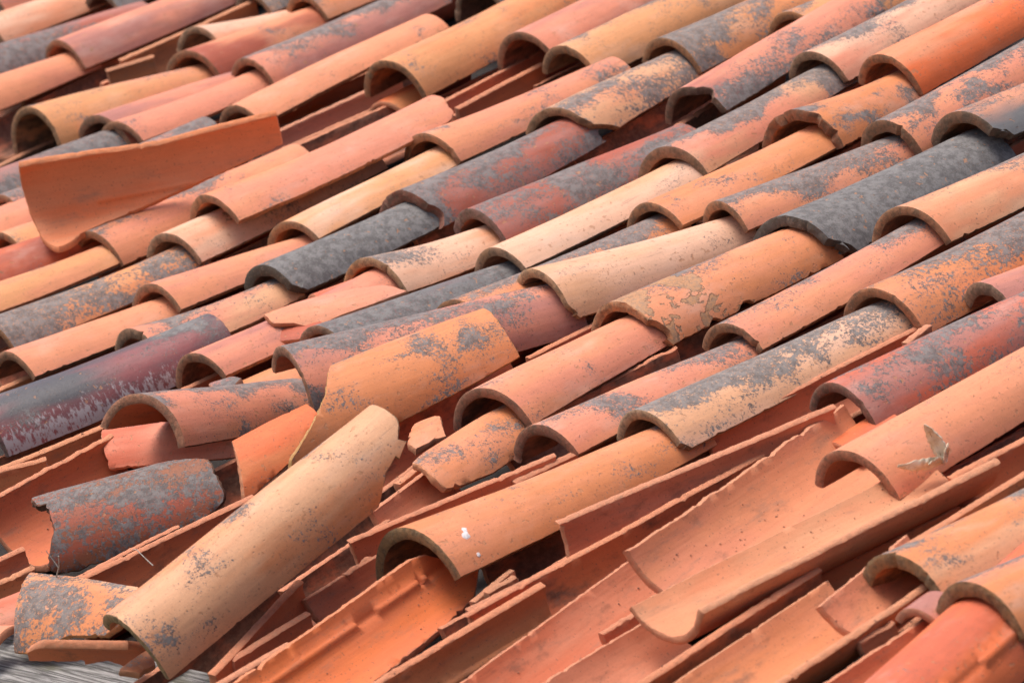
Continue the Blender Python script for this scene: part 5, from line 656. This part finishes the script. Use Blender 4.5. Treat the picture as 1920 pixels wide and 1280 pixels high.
base = Vector((1.42, -.226, .016)); leaf_root.matrix_world = ROOF @ Matrix.Translation(base)
tag(leaf_root, 'dry curled beige leaf resting on the smooth salmon tile at the right', 'leaf')
V, F, VV, VF = [], [], [], []
def lobe(tip, side, width, curl, seed):
    tip = Vector(tip) * .88; width *= .85; L = tip.length; t = tip.normalized(); sd = (Vector(side) - t * Vector(side).dot(t)).normalized(); up = t.cross(sd)
    N_, K_ = 26, 8; b0 = len(V); spine = []
    for i in range(N_ + 1):
        f = i / N_; wd = width * (math.sin(math.pi * min(1, f * .93 + .04)) ** .8) * (1 - .25 * f)
        tooth = .82 + .18 * abs(((f * 7) % 1) * 2 - 1) + .04 * noise.noise(Vector((f * 20, seed, 0)))
        c = t * L * f + up * curl * math.sin(f * 2.6) * L
        spine.append(c + up * .0008)
        for j in range(K_ + 1):
            q = (j / K_ * 2 - 1); x = q * wd * tooth
            V.append(c + sd * x * math.cos(q * .9) + up * (abs(q) ** 1.6 * wd * .28 + .004 * noise.noise(Vector((f * 5, q * 2, seed)))) + t * (abs(q) * -.3 * wd))
    for i in range(N_):
        for j in range(K_): a = b0 + i * (K_ + 1) + j; F.append([a, a + 1, a + K_ + 2, a + K_ + 1])
    v2, f2 = tube(spine, [.0011 * (1 - .8 * i / N_) for i in range(N_ + 1)], 5); b1 = len(VV); VV.extend(v2); VF.extend([[b1 + i for i in f_] for f_ in f2])
lobe((-.022, -.085, .030), (.5, 0, .8), .030, -.10, 1)
lobe((.002, -.022, .080), (.8, .6, 0), .029, .10, 2)
lobe((.018, .010, .034), (.5, -.8, .2), .024, -.1, 3)
lobe((.012, -.040, .012), (.6, .3, .4), .02, .1, 4)
bl_ = add_mesh('blade', V, F, [], [leaf_m.m], parent=leaf_root)
md = bl_.modifiers.new('thickness', 'SOLIDIFY'); md.thickness = .0006
add_mesh('vein', VV, VF, [], [simple('vein', (.30, .19, .09), .7)], parent=leaf_root)
twig_m = simple('dry_twig', (.42, .38, .33), .8, (.25, .21, .17), 200)
def twig(b_, segs, label):
    V, F = [], []
    for pts, r_ in segs:
        pts = [Vector(p) for p in pts]; v2, f2 = tube(pts, [r_ * (1 - .5 * i / len(pts)) for i in range(len(pts))]); b0 = len(V); V += v2; F += [[b0 + i for i in f_] for f_ in f2]
    o = add_mesh('twig', V, F, [], [twig_m]); o.matrix_world = ROOF @ Matrix.Translation(b_); tag(o, label, 'twig')
twig(Vector((.102, -1.075, .02)), [([(0, 0, 0), (.012, .004, .022), (.030, .006, .044), (.042, .004, .064)], .0016), ([(.026, .006, .040), (.018, .004, .056), (.014, 0, .072)], .001), ([(.0, 0, .0), (-.03, 0, .012), (-.036, 0, .026)], .0009)],
     'small forked grey twig sticking up in front of the dark mottled shard')
twig(Vector((.285, -.985, .045)), [([(0, 0, 0), (-.016, 0, .010), (-.036, .0, .024), (-.046, 0, .024)], .0011)], 'tiny curved grey twig in the hollow left of the loose tan tile')
white = simple('lime_white', (.70, .67, .66), .7, (.50, .44, .42), 300)
def dropping(pid, P0, N0, outline, name='bird_dropping'):
    n_ = Vector(N0).normalized(); tr = roof_bvh([pid]); ax = Vector((0, 1, 0)); ax = (ax - n_ * ax.dot(n_)).normalized(); bx_ = n_.cross(ax)
    ring = resample([Vector(p) for p in outline], .0012); V = []; m = len(ring)
    ctr = sum(ring, Vector((0, 0))) / m
    for lvl, sc_ in ((-.0003, 1.0), (.0006, .9), (.0010, .5)):
        for p in ring:
            q = ctr + (p - ctr) * (sc_ * (1 + .12 * noise.noise(Vector((p.x * 400, p.y * 400, 2)))))
            w_ = Vector(P0) + bx_ * q.x + ax * q.y; hit = tr.ray_cast(w_ + n_ * .03, -n_)[0]
            V.append((hit if hit else w_) + n_ * lvl)
    F = [[l * m + i, l * m + (i + 1) % m, (l + 1) * m + (i + 1) % m, (l + 1) * m + i] for l in range(2) for i in range(m)] + [[2 * m + i for i in range(m)]]
    o = add_mesh(name, V, F, [], [white]); o.matrix_world = ROOF
    mw = o.matrix_world.copy(); o.parent = objs[pid]; o.matrix_parent_inverse = objs[pid].matrix_world.inverted(); o.matrix_world = mw
dropping('m42', (.8611, -.7506, .0633), (.562, .145, .814), [(-.010, -.004), (-.004, -.009), (.004, -.006), (.006, .001), (.013, .002), (.017, .007), (.012, .012), (.005, .008), (0, .006), (-.008, .005)])
dropping('m42', (.8894, -.7555, .0337), (.807, .151, .571), [(-.004, -.002), (0, -.004), (.005, -.001), (.004, .003), (-.002, .003)])
